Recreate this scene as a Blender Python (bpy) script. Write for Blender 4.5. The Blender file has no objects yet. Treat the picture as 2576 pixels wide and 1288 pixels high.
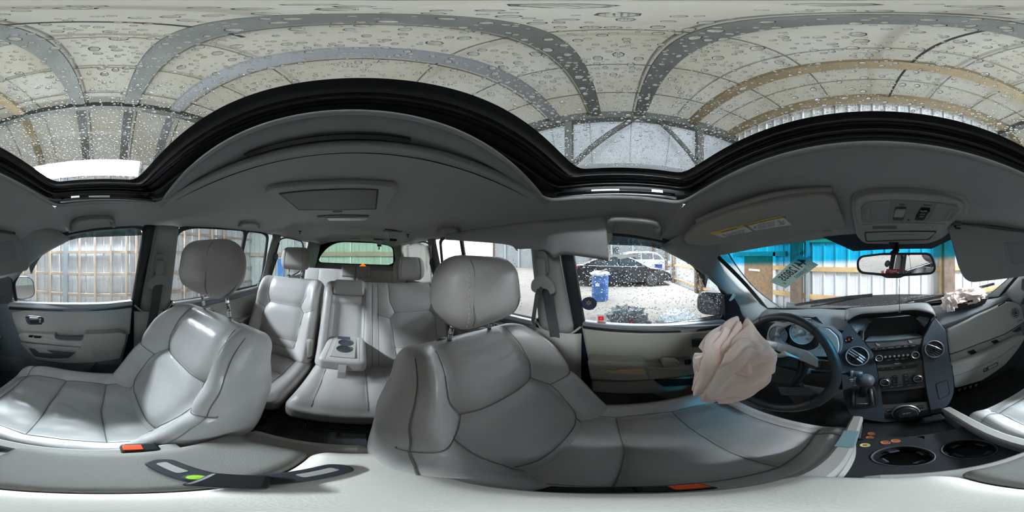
import bpy, bmesh, math, random
import numpy as np
from mathutils import Vector, Matrix, noise
C = bpy.context.scene.collection
R = math.radians
PI = math.pi
random.seed(7)
# ---------------------------------------------------------------- camera, world, exposure
SC = bpy.context.scene
cam_d = bpy.data.cameras.new('camera'); cam = bpy.data.objects.new('camera', cam_d); C.objects.link(cam)
cam_d.type = 'PANO'
try: cam_d.panorama_type = 'EQUIRECTANGULAR'
except Exception: pass
try: cam_d.cycles.panorama_type = 'EQUIRECTANGULAR'
except Exception: pass
cam_d.clip_start = 0.01; cam_d.clip_end = 300
K = 360.0/2576.0
CX0 = 2197.0                                  # image column that looks straight ahead along the car
cam.location = (0, 0, 0)
cam.rotation_euler = (R(90), 0, R((CX0-1288.0)*K))
SC.camera = cam
SC.view_settings.view_transform = 'Standard'; SC.view_settings.look = 'None'
SC.view_settings.gamma = 1.0; SC.view_settings.exposure = 1.45
try: SC.view_settings.use_curve_mapping = False
except Exception: pass
SC.cycles.use_denoising = True
SC.cycles.max_bounces = 10; SC.cycles.transparent_max_bounces = 24
SC.cycles.diffuse_bounces = 5; SC.cycles.glossy_bounces = 4; SC.cycles.transmission_bounces = 6
SC.cycles.caustics_reflective = False; SC.cycles.caustics_refractive = False
SC.cycles.sample_clamp_indirect = 6.0
W = bpy.data.worlds.new('overcast'); SC.world = W; W.use_nodes = True
nt = W.node_tree; bg = nt.nodes['Background']
tc = nt.nodes.new('ShaderNodeTexCoord'); nz = nt.nodes.new('ShaderNodeTexNoise'); nz.inputs['Scale'].default_value = 1.6
rmp = nt.nodes.new('ShaderNodeValToRGB')
rmp.color_ramp.elements[0].position = .35; rmp.color_ramp.elements[0].color = (.80, .86, .93, 1)
rmp.color_ramp.elements[1].position = .7; rmp.color_ramp.elements[1].color = (.93, .96, 1, 1)
nt.links.new(tc.outputs['Generated'], nz.inputs['Vector']); nt.links.new(nz.outputs['Fac'], rmp.inputs['Fac'])
nt.links.new(rmp.outputs['Color'], bg.inputs['Color']); bg.inputs['Strength'].default_value = 2.0
LAMP_STRENGTH = 150.0
CAR = Matrix.Rotation(R(-2.0), 4, 'Y')        # the parked car leans two degrees to its driver side
CARI = CAR.inverted().to_3x3()
XC = 0.073                                    # car centre line, camera stands at x = 0
# ---------------------------------------------------------------- helpers: materials
def lin(c):
    return tuple(((v/255.0)/12.92 if v/255.0 <= .04045 else ((v/255.0+.055)/1.055)**2.4) for v in c)
MATS = {}
def mat(name, rgb, rough=.6, metal=0.0, bump=0.0, bscale=300., var=0.0, vscale=8., coat=0.0, trans=0.0, emit=None, spec=.5, sheen=0):
    if name in MATS: return MATS[name]
    m = bpy.data.materials.new(name); m.use_nodes = True; n = m.node_tree.nodes; l = m.node_tree.links
    b = n['Principled BSDF']; col = (*lin(rgb), 1)
    b.inputs['Base Color'].default_value = col; b.inputs['Roughness'].default_value = rough; b.inputs['Metallic'].default_value = metal
    b.inputs['Specular IOR Level'].default_value = spec
    if coat: b.inputs['Coat Weight'].default_value = coat; b.inputs['Coat Roughness'].default_value = .15
    if trans: b.inputs['Transmission Weight'].default_value = trans
    if sheen: b.inputs['Sheen Weight'].default_value = sheen
    if emit: b.inputs['Emission Color'].default_value = (*lin(emit[0]), 1); b.inputs['Emission Strength'].default_value = emit[1]
    if var or bump:
        t = n.new('ShaderNodeTexCoord')
    if var:
        z = n.new('ShaderNodeTexNoise'); z.inputs['Scale'].default_value = vscale; z.inputs['Detail'].default_value = 6
        r = n.new('ShaderNodeValToRGB'); r.color_ramp.elements[0].position = .3; r.color_ramp.elements[1].position = .7
        lo = tuple(max(0, v*(1-var)) for v in col[:3]); hi = tuple(min(1, v*(1+var)) for v in col[:3])
        r.color_ramp.elements[0].color = (*lo, 1); r.color_ramp.elements[1].color = (*hi, 1)
        l.new(t.outputs['Object'], z.inputs['Vector']); l.new(z.outputs['Fac'], r.inputs['Fac']); l.new(r.outputs['Color'], b.inputs['Base Color'])
    if bump:
        z = n.new('ShaderNodeTexNoise'); z.inputs['Scale'].default_value = bscale; z.inputs['Detail'].default_value = 4
        bp = n.new('ShaderNodeBump'); bp.inputs['Strength'].default_value = bump; bp.inputs['Distance'].default_value = .002
        l.new(t.outputs['Object'], z.inputs['Vector']); l.new(z.outputs['Fac'], bp.inputs['Height']); l.new(bp.outputs['Normal'], b.inputs['Normal'])
    MATS[name] = m; return m
def glass_mat(name, tint=(255, 255, 255), refl=.07, band=None, emitless=True):
    """thin pane: clear with a tint, mirror-like at grazing angles; band = (z of full colour, z of clear, rgb)"""
    if name in MATS: return MATS[name]
    m = bpy.data.materials.new(name); m.use_nodes = True; n = m.node_tree.nodes; l = m.node_tree.links
    for x in list(n): n.remove(x)
    o = n.new('ShaderNodeOutputMaterial'); tr = n.new('ShaderNodeBsdfTransparent'); gl = n.new('ShaderNodeBsdfGlossy')
    mx = n.new('ShaderNodeMixShader'); fr = n.new('ShaderNodeLayerWeight'); fr.inputs['Blend'].default_value = .12
    mp = n.new('ShaderNodeMath'); mp.operation = 'MULTIPLY_ADD'; mp.inputs[1].default_value = .55; mp.inputs[2].default_value = refl*.4
    gl.inputs['Roughness'].default_value = .02; gl.inputs['Color'].default_value = (1, 1, 1, 1)
    tr.inputs['Color'].default_value = (*lin(tint), 1)
    l.new(fr.outputs['Fresnel'], mp.inputs[0]); l.new(mp.outputs[0], mx.inputs[0]); l.new(tr.outputs[0], mx.inputs[1]); l.new(gl.outputs[0], mx.inputs[2]); l.new(mx.outputs[0], o.inputs['Surface'])
    if band:
        t = n.new('ShaderNodeTexCoord'); s = n.new('ShaderNodeSeparateXYZ'); r = n.new('ShaderNodeMapRange')
        r.inputs['From Min'].default_value = band[1]; r.inputs['From Max'].default_value = band[0]; r.interpolation_type = 'SMOOTHSTEP'
        mc = n.new('ShaderNodeMix'); mc.data_type = 'RGBA'; mc.inputs['A'].default_value = (*lin(tint), 1); mc.inputs['B'].default_value = (*lin(band[2]), 1)
        l.new(t.outputs['Object'], s.inputs[0]); l.new(s.outputs['Z'], r.inputs['Value']); l.new(r.outputs[0], mc.inputs['Factor']); l.new(mc.outputs['Result'], tr.inputs['Color'])
    MATS[name] = m; return m
def thin_mat(nm, c1, c2, tf, rough=.9, scale=.9):
    m = bpy.data.materials.new(nm); m.use_nodes = True; n = m.node_tree.nodes; l = m.node_tree.links
    b = n['Principled BSDF']; o = n['Material Output']
    t = n.new('ShaderNodeTexCoord'); z = n.new('ShaderNodeTexNoise'); z.inputs['Scale'].default_value = scale; z.inputs['Detail'].default_value = 8
    r = n.new('ShaderNodeValToRGB'); r.color_ramp.elements[0].position = .3; r.color_ramp.elements[1].position = .75
    r.color_ramp.elements[0].color = (*lin(c1), 1); r.color_ramp.elements[1].color = (*lin(c2), 1)
    l.new(t.outputs['Object'], z.inputs['Vector']); l.new(z.outputs['Fac'], r.inputs['Fac']); l.new(r.outputs['Color'], b.inputs['Base Color'])
    tr = n.new('ShaderNodeBsdfTranslucent'); l.new(r.outputs['Color'], tr.inputs['Color'])
    mx = n.new('ShaderNodeMixShader'); mx.inputs[0].default_value = tf
    l.new(b.outputs[0], mx.inputs[1]); l.new(tr.outputs[0], mx.inputs[2]); l.new(mx.outputs[0], o.inputs['Surface']); b.inputs['Roughness'].default_value = rough
    return m
# interior
M_LINER = mat('headliner_cloth', (163, 163, 162), .95, bump=.35, bscale=900, sheen=.1)
M_LINER_D = mat('headliner_cloth_dark', (150, 150, 150), .95, bump=.3, bscale=900)
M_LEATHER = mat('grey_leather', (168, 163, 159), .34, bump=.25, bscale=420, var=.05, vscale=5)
M_LEATHER2 = mat('lit_worn_leather', (188, 186, 183), .25, bump=.6, bscale=45, var=.07, vscale=9)  # passenger seat: lighter tone holds the lamp light, the bumps are wear
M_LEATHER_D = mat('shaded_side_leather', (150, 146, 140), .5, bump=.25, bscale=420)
M_TRIM = mat('light_grey_plastic', (156, 153, 146), .62, bump=.15, bscale=700)
M_TRIM2 = mat('shaded_grey_plastic', (134, 130, 120), .62, bump=.15, bscale=700)  # driver door copy of the light grey, its shade put into the colour
M_TRIM_D = mat('charcoal_plastic', (68, 72, 77), .5, bump=.2, bscale=700)
M_DASH = mat('dash_dark_grey', (118, 124, 128), .6, bump=.3, bscale=700, var=.04, vscale=5)
M_DASHL = mat('dash_silver_grey', (180, 179, 174), .42, bump=.12, bscale=600)
M_PILLAR = mat('pillar_grey', (134, 134, 131), .75, bump=.15, bscale=700)
M_BLACK = mat('black_plastic', (22, 23, 25), .45)
M_BLACKG = mat('gloss_black', (14, 15, 17), .14)
M_DIAL = mat('dial_black', (22, 23, 26), .5)
M_RUBBER = mat('black_rubber', (20, 22, 26), .5)
M_CARPET = mat('dark_carpet', (104, 107, 108), 1., bump=1., bscale=500, var=.25, vscale=40)
M_CHROME = mat('chrome', (225, 225, 225), .12, metal=1)
M_SILVER = mat('silver_paint', (170, 172, 172), .3, metal=.7)
M_BELT = mat('belt_webbing', (70, 68, 70), .8, bump=.5, bscale=500)
M_ORANGE = mat('orange_button', (238, 92, 50), .4, emit=None)
M_MIRROR = mat('mirror_glass', (235, 235, 235), .02, metal=1)
M_MIRRORD = mat('dark_reflection_mirror', (120, 128, 140), .03, metal=1)  # driver mirror: colour darkened to stand for a dark reflection
M_BAG = thin_mat('airbag_cloth', (255, 234, 222), (255, 246, 240), .25, .85, 8)
M_CLOTHW = thin_mat('thin_white_cloth', (244, 243, 236), (252, 251, 246), .6, .8, 6)
M_WHITE = mat('white_cloth', (226, 224, 214), .85, bump=.2, bscale=400)
M_FOAM = mat('yellow_foam', (205, 196, 140), .95, bump=1, bscale=150, var=.2, vscale=60)
M_PAPER = mat('white_paper', (226, 226, 222), .7)
M_INK = mat('black_ink', (40, 44, 44), .8)
M_GREEN = mat('green_print', (52, 74, 66), .8)
M_LABELW = mat('white_print', (215, 218, 220), .6)
M_YEL = mat('yellow_label', (214, 190, 90), .7)
M_RED = mat('red_print', (196, 36, 46), .6)
# ---------------------------------------------------------------- helpers: pixel -> point at a chosen real depth
def wray(x, y):
    a = R((x-CX0)*K); e = R((644.0-y)*K)
    return Vector((math.sin(a)*math.cos(e), math.cos(a)*math.cos(e), math.sin(e)))
def cray(x, y): return CARI @ wray(x, y)
def _hit(d, X, Y, Z):
    if X is not None: return d*(X/d.x)
    if Y is not None: return d*(Y/d.y)
    return d*(Z/d.z)
def P(x, y, X=None, Y=None, Z=None): return _hit(cray(x, y), X, Y, Z)      # car frame
def WP(x, y, X=None, Y=None, Z=None): return _hit(wray(x, y), X, Y, Z)     # garage frame
def PD(x, y, dist): return cray(x, y)*dist
def PL(x, y, p0, n):                                                       # on a plane
    d = cray(x, y); p0 = Vector(p0); n = Vector(n); return d*(p0.dot(n)/d.dot(n))
def taper(y):
    if y < -.9: return 1 - (-.9-y)*.095
    if y > .35: return 1 - (y-.35)*.10
    return 1.
def HW(y, z): return (.785 - max(0., z+.31)*.24)*taper(y)
def PS(x, y, off=0.0):                                                     # on the cabin side, off metres inboard
    d = cray(x, y); lo, hi = .05, .05
    def f(t):
        p = d*t; return abs(p.x-XC) - (HW(p.y, p.z)-off)
    while f(hi) < 0 and hi < 4: lo = hi; hi += .02
    for _ in range(30):
        m = (lo+hi)/2
        if f(m) < 0: lo = m
        else: hi = m
    return d*hi
# ---------------------------------------------------------------- helpers: objects
def link(o, parent=None):
    C.objects.link(o)
    if parent is not None: o.parent = parent
    return o
CARTOP = []
def tag(o, label=None, cat=None, group=None, kind=None):
    if label: o['label'] = label
    if cat: o['category'] = cat
    if group: o['group'] = group
    if kind: o['kind'] = kind
    return o
def thing(name, label, cat, loc=(0, 0, 0), group=None, car=True, kind=None):
    o = bpy.data.objects.new(name, None); o.empty_display_size = .05; C.objects.link(o); o.location = loc
    tag(o, label, cat, group, kind)
    if car: CARTOP.append(o)
    return o
def struct(name, car=True):
    o = bpy.data.objects.new(name, None); o.empty_display_size = .05; C.objects.link(o); o['kind'] = 'structure'
    if car: CARTOP.append(o)
    return o
def worldloc(o):
    p = Vector(o.location); q = o.parent
    while q is not None: p = p+Vector(q.location); q = q.parent
    return p
def mk(name, verts, faces, m, parent=None, smooth=False, bevel=0, seg=2, subd=0, solid=0, local=False, autos=None):
    me = bpy.data.meshes.new(name)
    off = Vector((0, 0, 0)) if (parent is None or local) else worldloc(parent)
    me.from_pydata([tuple(Vector(v)-off) for v in verts], [], [tuple(f) for f in faces])
    me.validate(); me.update()
    b = bmesh.new(); b.from_mesh(me); bmesh.ops.recalc_face_normals(b, faces=b.faces); b.to_mesh(me); b.free()
    for mm in (m if isinstance(m, (list, tuple)) else [m]): me.materials.append(mm)
    if smooth: me.polygons.foreach_set('use_smooth', [True]*len(me.polygons))
    o = bpy.data.objects.new(name, me); link(o, parent)
    if solid:
        s = o.modifiers.new('s', 'SOLIDIFY'); s.thickness = solid; s.offset = 0
    if bevel:
        s = o.modifiers.new('b', 'BEVEL'); s.width = bevel; s.segments = seg; s.limit_method = 'ANGLE'; s.angle_limit = R(35)
    if subd:
        s = o.modifiers.new('d', 'SUBSURF'); s.levels = subd; s.render_levels = subd
    return o
def smooth_angle(o, ang=40):
    me = o.data
    me.polygons.foreach_set('use_smooth', [True]*len(me.polygons))
    b = bmesh.new(); b.from_mesh(me)
    for e in b.edges:
        if len(e.link_faces) == 2 and e.calc_face_angle(0) > R(ang): e.smooth = False
    b.to_mesh(me); b.free(); return o
def rnd(pts, r=4., k=4):
    """round the corners of a closed 2-D outline"""
    out = []; n = len(pts)
    for i in range(n):
        a = Vector(pts[i-1][:2]); b = Vector(pts[i][:2]); c = Vector(pts[(i+1) % n][:2])
        rr = pts[i][2] if len(pts[i]) > 2 else r
        u = a-b; v = c-b
        if rr <= 0 or u.length < 1e-6 or v.length < 1e-6: out.append((b.x, b.y)); continue
        p = b+u.normalized()*min(rr, u.length*.48); q = b+v.normalized()*min(rr, v.length*.48)
        for j in range(k+1):
            t = j/k; w = p*(1-t)**2+b*2*t*(1-t)+q*t*t; out.append((w.x, w.y))
    return out
def crv(pts, k=6, closed=True):
    out = []; n = len(pts)
    rng = range(n) if closed else range(n-1)
    for i in rng:
        if closed: p0, p1, p2, p3 = pts[i-1], pts[i], pts[(i+1) % n], pts[(i+2) % n]
        else: p0, p1, p2, p3 = pts[max(i-1, 0)], pts[i], pts[i+1], pts[min(i+2, n-1)]
        for j in range(k):
            t = j/k
            out.append(tuple(.5*((2*b)+(-a+c)*t+(2*a-5*b+4*c-d)*t*t+(-a+3*b-3*c+d)*t**3) for a, b, c, d in zip(p0, p1, p2, p3)))
    if not closed: out.append(tuple(pts[-1]))
    return out
def nrm(pts):
    n = Vector((0, 0, 0)); m = len(pts)
    for i in range(m):
        a = Vector(pts[i]); b = Vector(pts[(i+1) % m])
        n += Vector(((a.y-b.y)*(a.z+b.z), (a.z-b.z)*(a.x+b.x), (a.x-b.x)*(a.y+b.y)))
    return n.normalized()
def slab(name, pts, th, m, parent=None, bevel=.002, seg=2, d=None, smooth=False):
    """outline in 3-D -> plate of thickness th, thickness going away from the cabin centre"""
    pts = [Vector(p) for p in pts]; n = nrm(pts)
    c = sum(pts, Vector())/len(pts)
    if d is None:
        if n.dot(c) < 0: n = -n
        d = n
    d = Vector(d).normalized(); k = len(pts)
    vs = pts+[p+d*th for p in pts]
    fs = [list(range(k)), list(range(2*k-1, k-1, -1))]+[[i, (i+1) % k, (i+1) % k+k, i+k] for i in range(k)]
    return mk(name, vs, fs, m, parent, bevel=bevel, seg=seg)
def resamp(pts, n):
    pts = [Vector(p) for p in pts]; L = [0.]
    for i in range(len(pts)): L.append(L[-1]+(pts[(i+1) % len(pts)]-pts[i]).length)
    out = []; j = 0
    for i in range(n):
        s = L[-1]*i/n
        while L[j+1] < s: j += 1
        t = (s-L[j])/max(L[j+1]-L[j], 1e-9); out.append(pts[j].lerp(pts[(j+1) % len(pts)], t))
    return out
def ring(name, outer, inner, th, m, parent=None, bevel=.001, d=None, n=64, smooth=False):
    """plate with a hole; outlines 3-D, resampled and matched up"""
    a = resamp(outer, n); b = resamp(inner, n); nn = nrm(a); c = sum(b, Vector())/n
    if nrm(b).dot(nn) < 0: b.reverse()
    ex = (a[0]-c); ex = (ex-nn*ex.dot(nn)).normalized()
    k = max(range(n), key=lambda i: (b[i]-c).normalized().dot(ex)); b = b[k:]+b[:k]
    if nn.dot(c) < 0: nn = -nn
    d = Vector(d).normalized() if d is not None else nn
    vs = a+b+[p+d*th for p in a]+[p+d*th for p in b]; fs = []
    for i in range(n):
        j = (i+1) % n
        fs += [[i, j, n+j, n+i], [2*n+i, 3*n+i, 3*n+j, 2*n+j], [i, 2*n+i, 2*n+j, j], [n+i, n+j, 3*n+j, 3*n+i]]
    return mk(name, vs, fs, m, parent, bevel=bevel, smooth=smooth)
def box(name, c, s, m, parent=None, bevel=.003, rot=None, seg=2):
    c = Vector(c); h = Vector(s)/2; vs = []
    for z in (-1, 1):
        for y in (-1, 1):
            for x in (-1, 1):
                v = Vector((x*h.x, y*h.y, z*h.z))
                if rot is not None: v = rot @ v
                vs.append(c+v)
    fs = [[0, 1, 3, 2], [4, 6, 7, 5], [0, 4, 5, 1], [2, 3, 7, 6], [0, 2, 6, 4], [1, 5, 7, 3]]
    return mk(name, vs, fs, m, parent, bevel=min(bevel, min(s)*.4) if bevel else 0, seg=seg)
def E(x=0, y=0, z=0):
    from mathutils import Euler
    return Euler((R(x), R(y), R(z))).to_matrix()
def tube(name, path, r, m, parent=None, seg=10, closed=False, flat=None, up=None):
    """swept tube; r number or list; flat = (width, thickness) gives a strap"""
    pts = [Vector(p) for p in path]; n = len(pts); vs = []; fs = []; prev = None
    for i, p in enumerate(pts):
        a = pts[i-1] if (i > 0 or closed) else p; b = pts[(i+1) % n] if (i < n-1 or closed) else p
        t = (b-a).normalized()
        if up is not None: u = Vector(up)
        else: u = prev if prev is not None else (Vector((0, 0, 1)) if abs(t.z) < .9 else Vector((1, 0, 0)))
        s = t.cross(u)
        if s.length < 1e-5: s = t.cross(Vector((1, .3, 0)))
        s.normalize(); u = s.cross(t).normalized(); prev = u
        rr = r[i] if isinstance(r, (list, tuple)) else r
        for k in range(seg):
            an = 2*PI*k/seg
            if flat: vs.append(p+s*math.copysign(min(1, abs(math.cos(an))*1.3), math.cos(an))*flat[0]/2+u*math.copysign(min(1, abs(math.sin(an))*1.3), math.sin(an))*flat[1]/2)
            else: vs.append(p+s*math.cos(an)*rr+u*math.sin(an)*rr)
    for i in range(n if closed else n-1):
        for k in range(seg):
            a = i*seg+k; b = i*seg+(k+1) % seg; j = (i+1) % n
            fs.append([a, b, j*seg+(k+1) % seg, j*seg+k])
    if not closed: fs += [list(range(seg)), list(range((n-1)*seg, n*seg))]
    return mk(name, vs, fs, m, parent, smooth=not flat)
def lathe(name, prof, m, parent=None, c=(0, 0, 0), axis=(0, 0, 1), seg=32, smooth=True, xs=None):
    caps = name not in ('dial_ring', 'rim', 'air_vent', 'stalk_ring', 'bowl')
    ax = Vector(axis).normalized(); u = ax.cross(Vector((0, 0, 1)) if abs(ax.z) < .9 else Vector((1, 0, 0))).normalized(); v = ax.cross(u)
    c = Vector(c); vs = []; fs = []; n = len(prof)
    for r, h in prof:
        for k in range(seg):
            a = 2*PI*k/seg; vs.append(c+ax*h+(u*math.cos(a)+v*math.sin(a))*r)
    for i in range(n-1):
        for k in range(seg): fs.append([i*seg+k, i*seg+(k+1) % seg, (i+1)*seg+(k+1) % seg, (i+1)*seg+k])
    if caps and prof[0][0] > 1e-6: fs.append(list(range(seg)))
    if caps and prof[-1][0] > 1e-6: fs.append(list(range((n-1)*seg, n*seg)))
    o = mk(name, vs, fs, m, parent)
    return smooth_angle(o, 35) if smooth else o
def segd(px, pz, poly):
    """distance from points to a polyline, numpy"""
    d = np.full(px.shape, 9.)
    for (ax, az), (bx, bz) in zip(poly[:-1], poly[1:]):
        vx, vz = bx-ax, bz-az; L = max(vx*vx+vz*vz, 1e-12)
        t = np.clip(((px-ax)*vx+(pz-az)*vz)/L, 0, 1)
        d = np.minimum(d, np.hypot(px-ax-t*vx, pz-az-t*vz))
    return d
def pad(name, size, r, step, m, parent, M, deform=None, seams=(), gd=.006, gw=.0045, puff=.006, pw=.03, axis=1, thread=.0012):
    """upholstered block: rounded box with an even grid, seams sunk into the +axis face. size (x,y,z); M places it (car frame)"""
    hx, hy, hz = size[0]/2, size[1]/2, size[2]/2; r = min(r, hx*.98, hy*.98, hz*.98)
    def axisv(h):
        core = max(2, int(math.ceil(2*(h-r)/step)))
        e = [(-h+r)-r*math.tan(t*PI/4/4) for t in (4, 3, 2, 1)]
        c = list(np.linspace(-h+r, h-r, core+1))
        return np.array(e+c+[-v for v in reversed(e)])
    ax, ay, az = axisv(hx), axisv(hy), axisv(hz); A = [ax, ay, az]; idx = {}; vs = []; fs = []
    def vid(i, j, k):
        key = (i, j, k)
        if key not in idx: idx[key] = len(vs); vs.append((ax[i], ay[j], az[k]))
        return idx[key]
    nx, ny, nz_ = len(ax)-1, len(ay)-1, len(az)-1
    for i in range(nx):
        for j in range(ny):
            for k in (0, nz_): fs.append([vid(i, j, k), vid(i+1, j, k), vid(i+1, j+1, k), vid(i, j+1, k)])
    for i in range(nx):
        for k in range(nz_):
            for j in (0, ny): fs.append([vid(i, j, k), vid(i+1, j, k), vid(i+1, j, k+1), vid(i, j, k+1)])
    for j in range(ny):
        for k in range(nz_):
            for i in (0, nx): fs.append([vid(i, j, k), vid(i, j+1, k), vid(i, j+1, k+1), vid(i, j, k+1)])
    Hh = np.array([hx, hy, hz]); o1, o2 = [q for q in (0, 1, 2) if q != axis]
    def proc(V, gd=gd):
        Q = np.clip(V, -(Hh-r), Hh-r); D = V-Q; L = np.linalg.norm(D, axis=1); L[L < 1e-9] = 1
        V = Q+D/L[:, None]*r
        front = np.clip((V[:, axis]-0)/(Hh[axis]*.9), 0, 1)**2
        U, Tq = V[:, o1].copy(), V[:, o2].copy()
        for s in seams:
            d = segd(U, Tq, s); V[:, axis] -= front*(gd*np.exp(-(d/gw)**2)+puff*np.exp(-(d/pw)**2))
        if deform is not None: V = deform(V, U, Tq, front)
        return V
    V = proc(np.array(vs)); M = Matrix(M)
    ob = mk(name, [M @ Vector(v) for v in V], fs, m, parent, smooth=True)
    if thread:
        for s in seams:
            pl = []
            for (a0, b0), (a1, b1) in zip(s[:-1], s[1:]):
                k = max(2, int(math.hypot(a1-a0, b1-b0)/.008))
                for i in range(k): pl.append((a0+(a1-a0)*i/k, b0+(b1-b0)*i/k))
            pl.append(s[-1]); lim = (Hh[o1]*.99, Hh[o2]*.99)
            pl = [(max(-lim[0], min(lim[0], a)), max(-lim[1], min(lim[1], b))) for a, b in pl]
            # follow the rounded face: lift each point on to the block surface before shaping it
            pv = []
            for a, b in pl:
                v = [0, 0, 0]; v[o1] = a; v[o2] = b; v[axis] = Hh[axis]; pv.append(v)
            pv = proc(np.array(pv, dtype=float), gd*.4); pv[:, axis] += thread*.35
            tube('seam', [M @ Vector(v) for v in pv], thread, M_SEAM, ob, seg=5)
    return ob
def text(name, s, size, p, m, parent=None, rot=None, th=.0004, align='CENTER', mirror=False, sx=1., axes=None, bold=0):
    cu = bpy.data.curves.new(name, 'FONT'); cu.body = s; cu.size = size; cu.extrude = th; cu.align_x = align; cu.align_y = 'CENTER'; cu.resolution_u = 2; cu.offset = bold*size
    tmp = bpy.data.objects.new(name, cu); C.objects.link(tmp); dg = bpy.context.evaluated_depsgraph_get()
    me = bpy.data.meshes.new_from_object(tmp.evaluated_get(dg)); bpy.data.objects.remove(tmp); bpy.data.curves.remove(cu)
    me.materials.clear(); me.materials.append(m); me.name = name; o = bpy.data.objects.new(name, me); link(o, parent)
    off = Vector((0, 0, 0)) if parent is None else worldloc(parent)
    if axes is not None:
        x, y = Vector(axes[0]).normalized(), Vector(axes[1]).normalized(); z = x.cross(y); rot = Matrix((x, y, z)).transposed()
    mt = (rot.to_4x4() if rot is not None else Matrix()) @ Matrix.Diagonal((-sx if mirror else sx, 1, 1, 1))
    me.transform(mt); o.location = Vector(p)-off
    return o
def face_rot(n, up=(0, 0, 1)):
    """matrix whose +Z is n (text faces along n), +Y near up"""
    n = Vector(n).normalized(); up = Vector(up); x = up.cross(n).normalized(); y = n.cross(x)
    return Matrix((x, y, n)).transposed()
def drops(name, pts, radii, n_out, parent, m, seg=7, aspect=.55):
    """flattened water beads standing on a pane"""
    vs = []; fs = []
    for p, r, nn in zip(pts, radii, n_out):
        nn = Vector(nn).normalized(); u = nn.cross(Vector((0, 1, 0.1))).normalized(); v = nn.cross(u); b = len(vs)
        ph = random.random()*6; el = random.uniform(.85, 1.2)
        for (rr, h) in ((1, 0), (.9, .42), (.55, .82)):
            for k in range(seg):
                a = ph+2*PI*k/seg; vs.append(p+(u*math.cos(a)*el+v*math.sin(a)/el)*r*rr+nn*h*r*aspect)
        vs.append(p+nn*r*aspect)
        fs.append([b+k for k in reversed(range(seg))])
        for q in range(2):
            for k in range(seg): fs.append([b+q*seg+k, b+q*seg+(k+1) % seg, b+(q+1)*seg+(k+1) % seg, b+(q+1)*seg+k])
        for k in range(seg): fs.append([b+2*seg+k, b+2*seg+(k+1) % seg, b+3*seg])
    me = bpy.data.meshes.new(name); off = worldloc(parent) if parent else Vector()
    me.from_pydata([tuple(v-off) for v in vs], [], fs); me.materials.append(m)
    me.polygons.foreach_set('use_smooth', [True]*len(me.polygons))
    o = bpy.data.objects.new(name, me); link(o, parent); o['kind'] = 'stuff'
    return o
def water_mat():
    m = bpy.data.materials.new('water_bead'); m.use_nodes = True; n = m.node_tree.nodes; l = m.node_tree.links
    b = n['Principled BSDF']; b.inputs['Transmission Weight'].default_value = 1; b.inputs['IOR'].default_value = 1.33; b.inputs['Roughness'].default_value = 0
    b.inputs['Base Color'].default_value = (1, 1, 1, 1); return m
M_WATER = water_mat()
M_SEAM = mat('seam_thread', (112, 109, 103), .8)
def dup(root, loc=None, label=None):
    r = root.copy(); C.objects.link(r)
    if loc is not None: r.location = loc
    if label: r['label'] = label
    for ch in list(root.children):
        c = ch.copy(); C.objects.link(c); c.parent = r
        for g in list(ch.children):
            d = g.copy(); C.objects.link(d); d.parent = c
    if root in CARTOP: CARTOP.append(r)
    return r
# ================================================================ THE GARAGE (level frame; ground 1.45 m under the camera)
GZ = -1.45
M_SHEET = mat('white_metal_sheet', (214, 217, 220), .45, var=.04, vscale=3)
M_SHEETG = mat('pale_green_sheet', (186, 196, 190), .5, var=.05, vscale=3)
M_WOOD = mat('pale_lumber', (200, 168, 120), .8, var=.15, vscale=6)
M_WOODG = mat('dusty_lumber', (176, 158, 142), .85, var=.12, vscale=5)
M_POST = mat('weathered_post', (104, 88, 74), .9, var=.35, vscale=9)
M_STEELP = mat('galvanised_post', (150, 158, 162), .5, metal=.3)
M_BEAM = mat('grey_rafter', (84, 87, 83), .8, var=.15, vscale=4)
M_BEAMB = mat('tan_rafter', (122, 108, 82), .8, var=.12, vscale=4)
M_BEAML = mat('pale_blue_rafter', (120, 124, 126), .8, var=.06, vscale=4)
M_GROUND = mat('dusty_concrete', (146, 138, 130), .95, var=.1, vscale=1.3, bump=.2, bscale=30)
M_OSB = mat('brown_board', (140, 116, 88), .9, var=.2, vscale=12)
M_ROOF = thin_mat('roof_sheet', (120, 116, 102), (132, 132, 126), .40)
RH = 4.0
g = struct('ground', car=False)
mk('concrete', [(-40, -30, GZ), (30, -30, GZ), (30, 30, GZ), (-40, 30, GZ)], [[0, 1, 2, 3]], M_GROUND, g)
# roof: sheets over rafters that run across the car, thin purlins along it
rf = struct('roof', car=False)
X0, X1, Y0, Y1 = -3.45, 3.0, -5.3, 3.1
nsh = 9
for i in range(nsh):
    a = Y0+(Y1-Y0)*i/nsh; b = Y0+(Y1-Y0)*(i+1)/nsh+.03
    dz = .012 if i % 2 else 0
    mk('roof_sheet', [(X0, a, RH+.12+dz), (X1, a, RH+.12+dz), (X1+1.2, a, RH-1.3+dz), (X1+1.2, b, RH-1.3+dz), (X1, b, RH+.12+dz), (X0, b, RH+.12+dz)], [[0, 1, 4, 5], [1, 2, 3, 4]], M_ROOF, rf)
for y, w, m in ((-2.9, .2, M_BEAM), (-1.32, .22, M_BEAML), (-.45, .23, M_BEAM), (.47, .23, M_BEAM), (1.65, .2, M_BEAMB), (2.75, .2, M_BEAMB)):
    box('rafter', ((X0+X1)/2, y, RH), (X1-X0, w, .16), m, rf, 0)
    d = Vector((1.2, 0, -1.42)); box('rafter', (X1+.6, y, RH-.71), (d.length, w*.8, .12), m, rf, 0, rot=E(0, 49.8, 0))
for x in (-2.6, -1.7, -.75, .95, 1.8, 2.6):
    box('purlin', (x, (Y0+Y1)/2, RH+.085), (.022, Y1-Y0, .02), M_ROOF, rf, 0)
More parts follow.
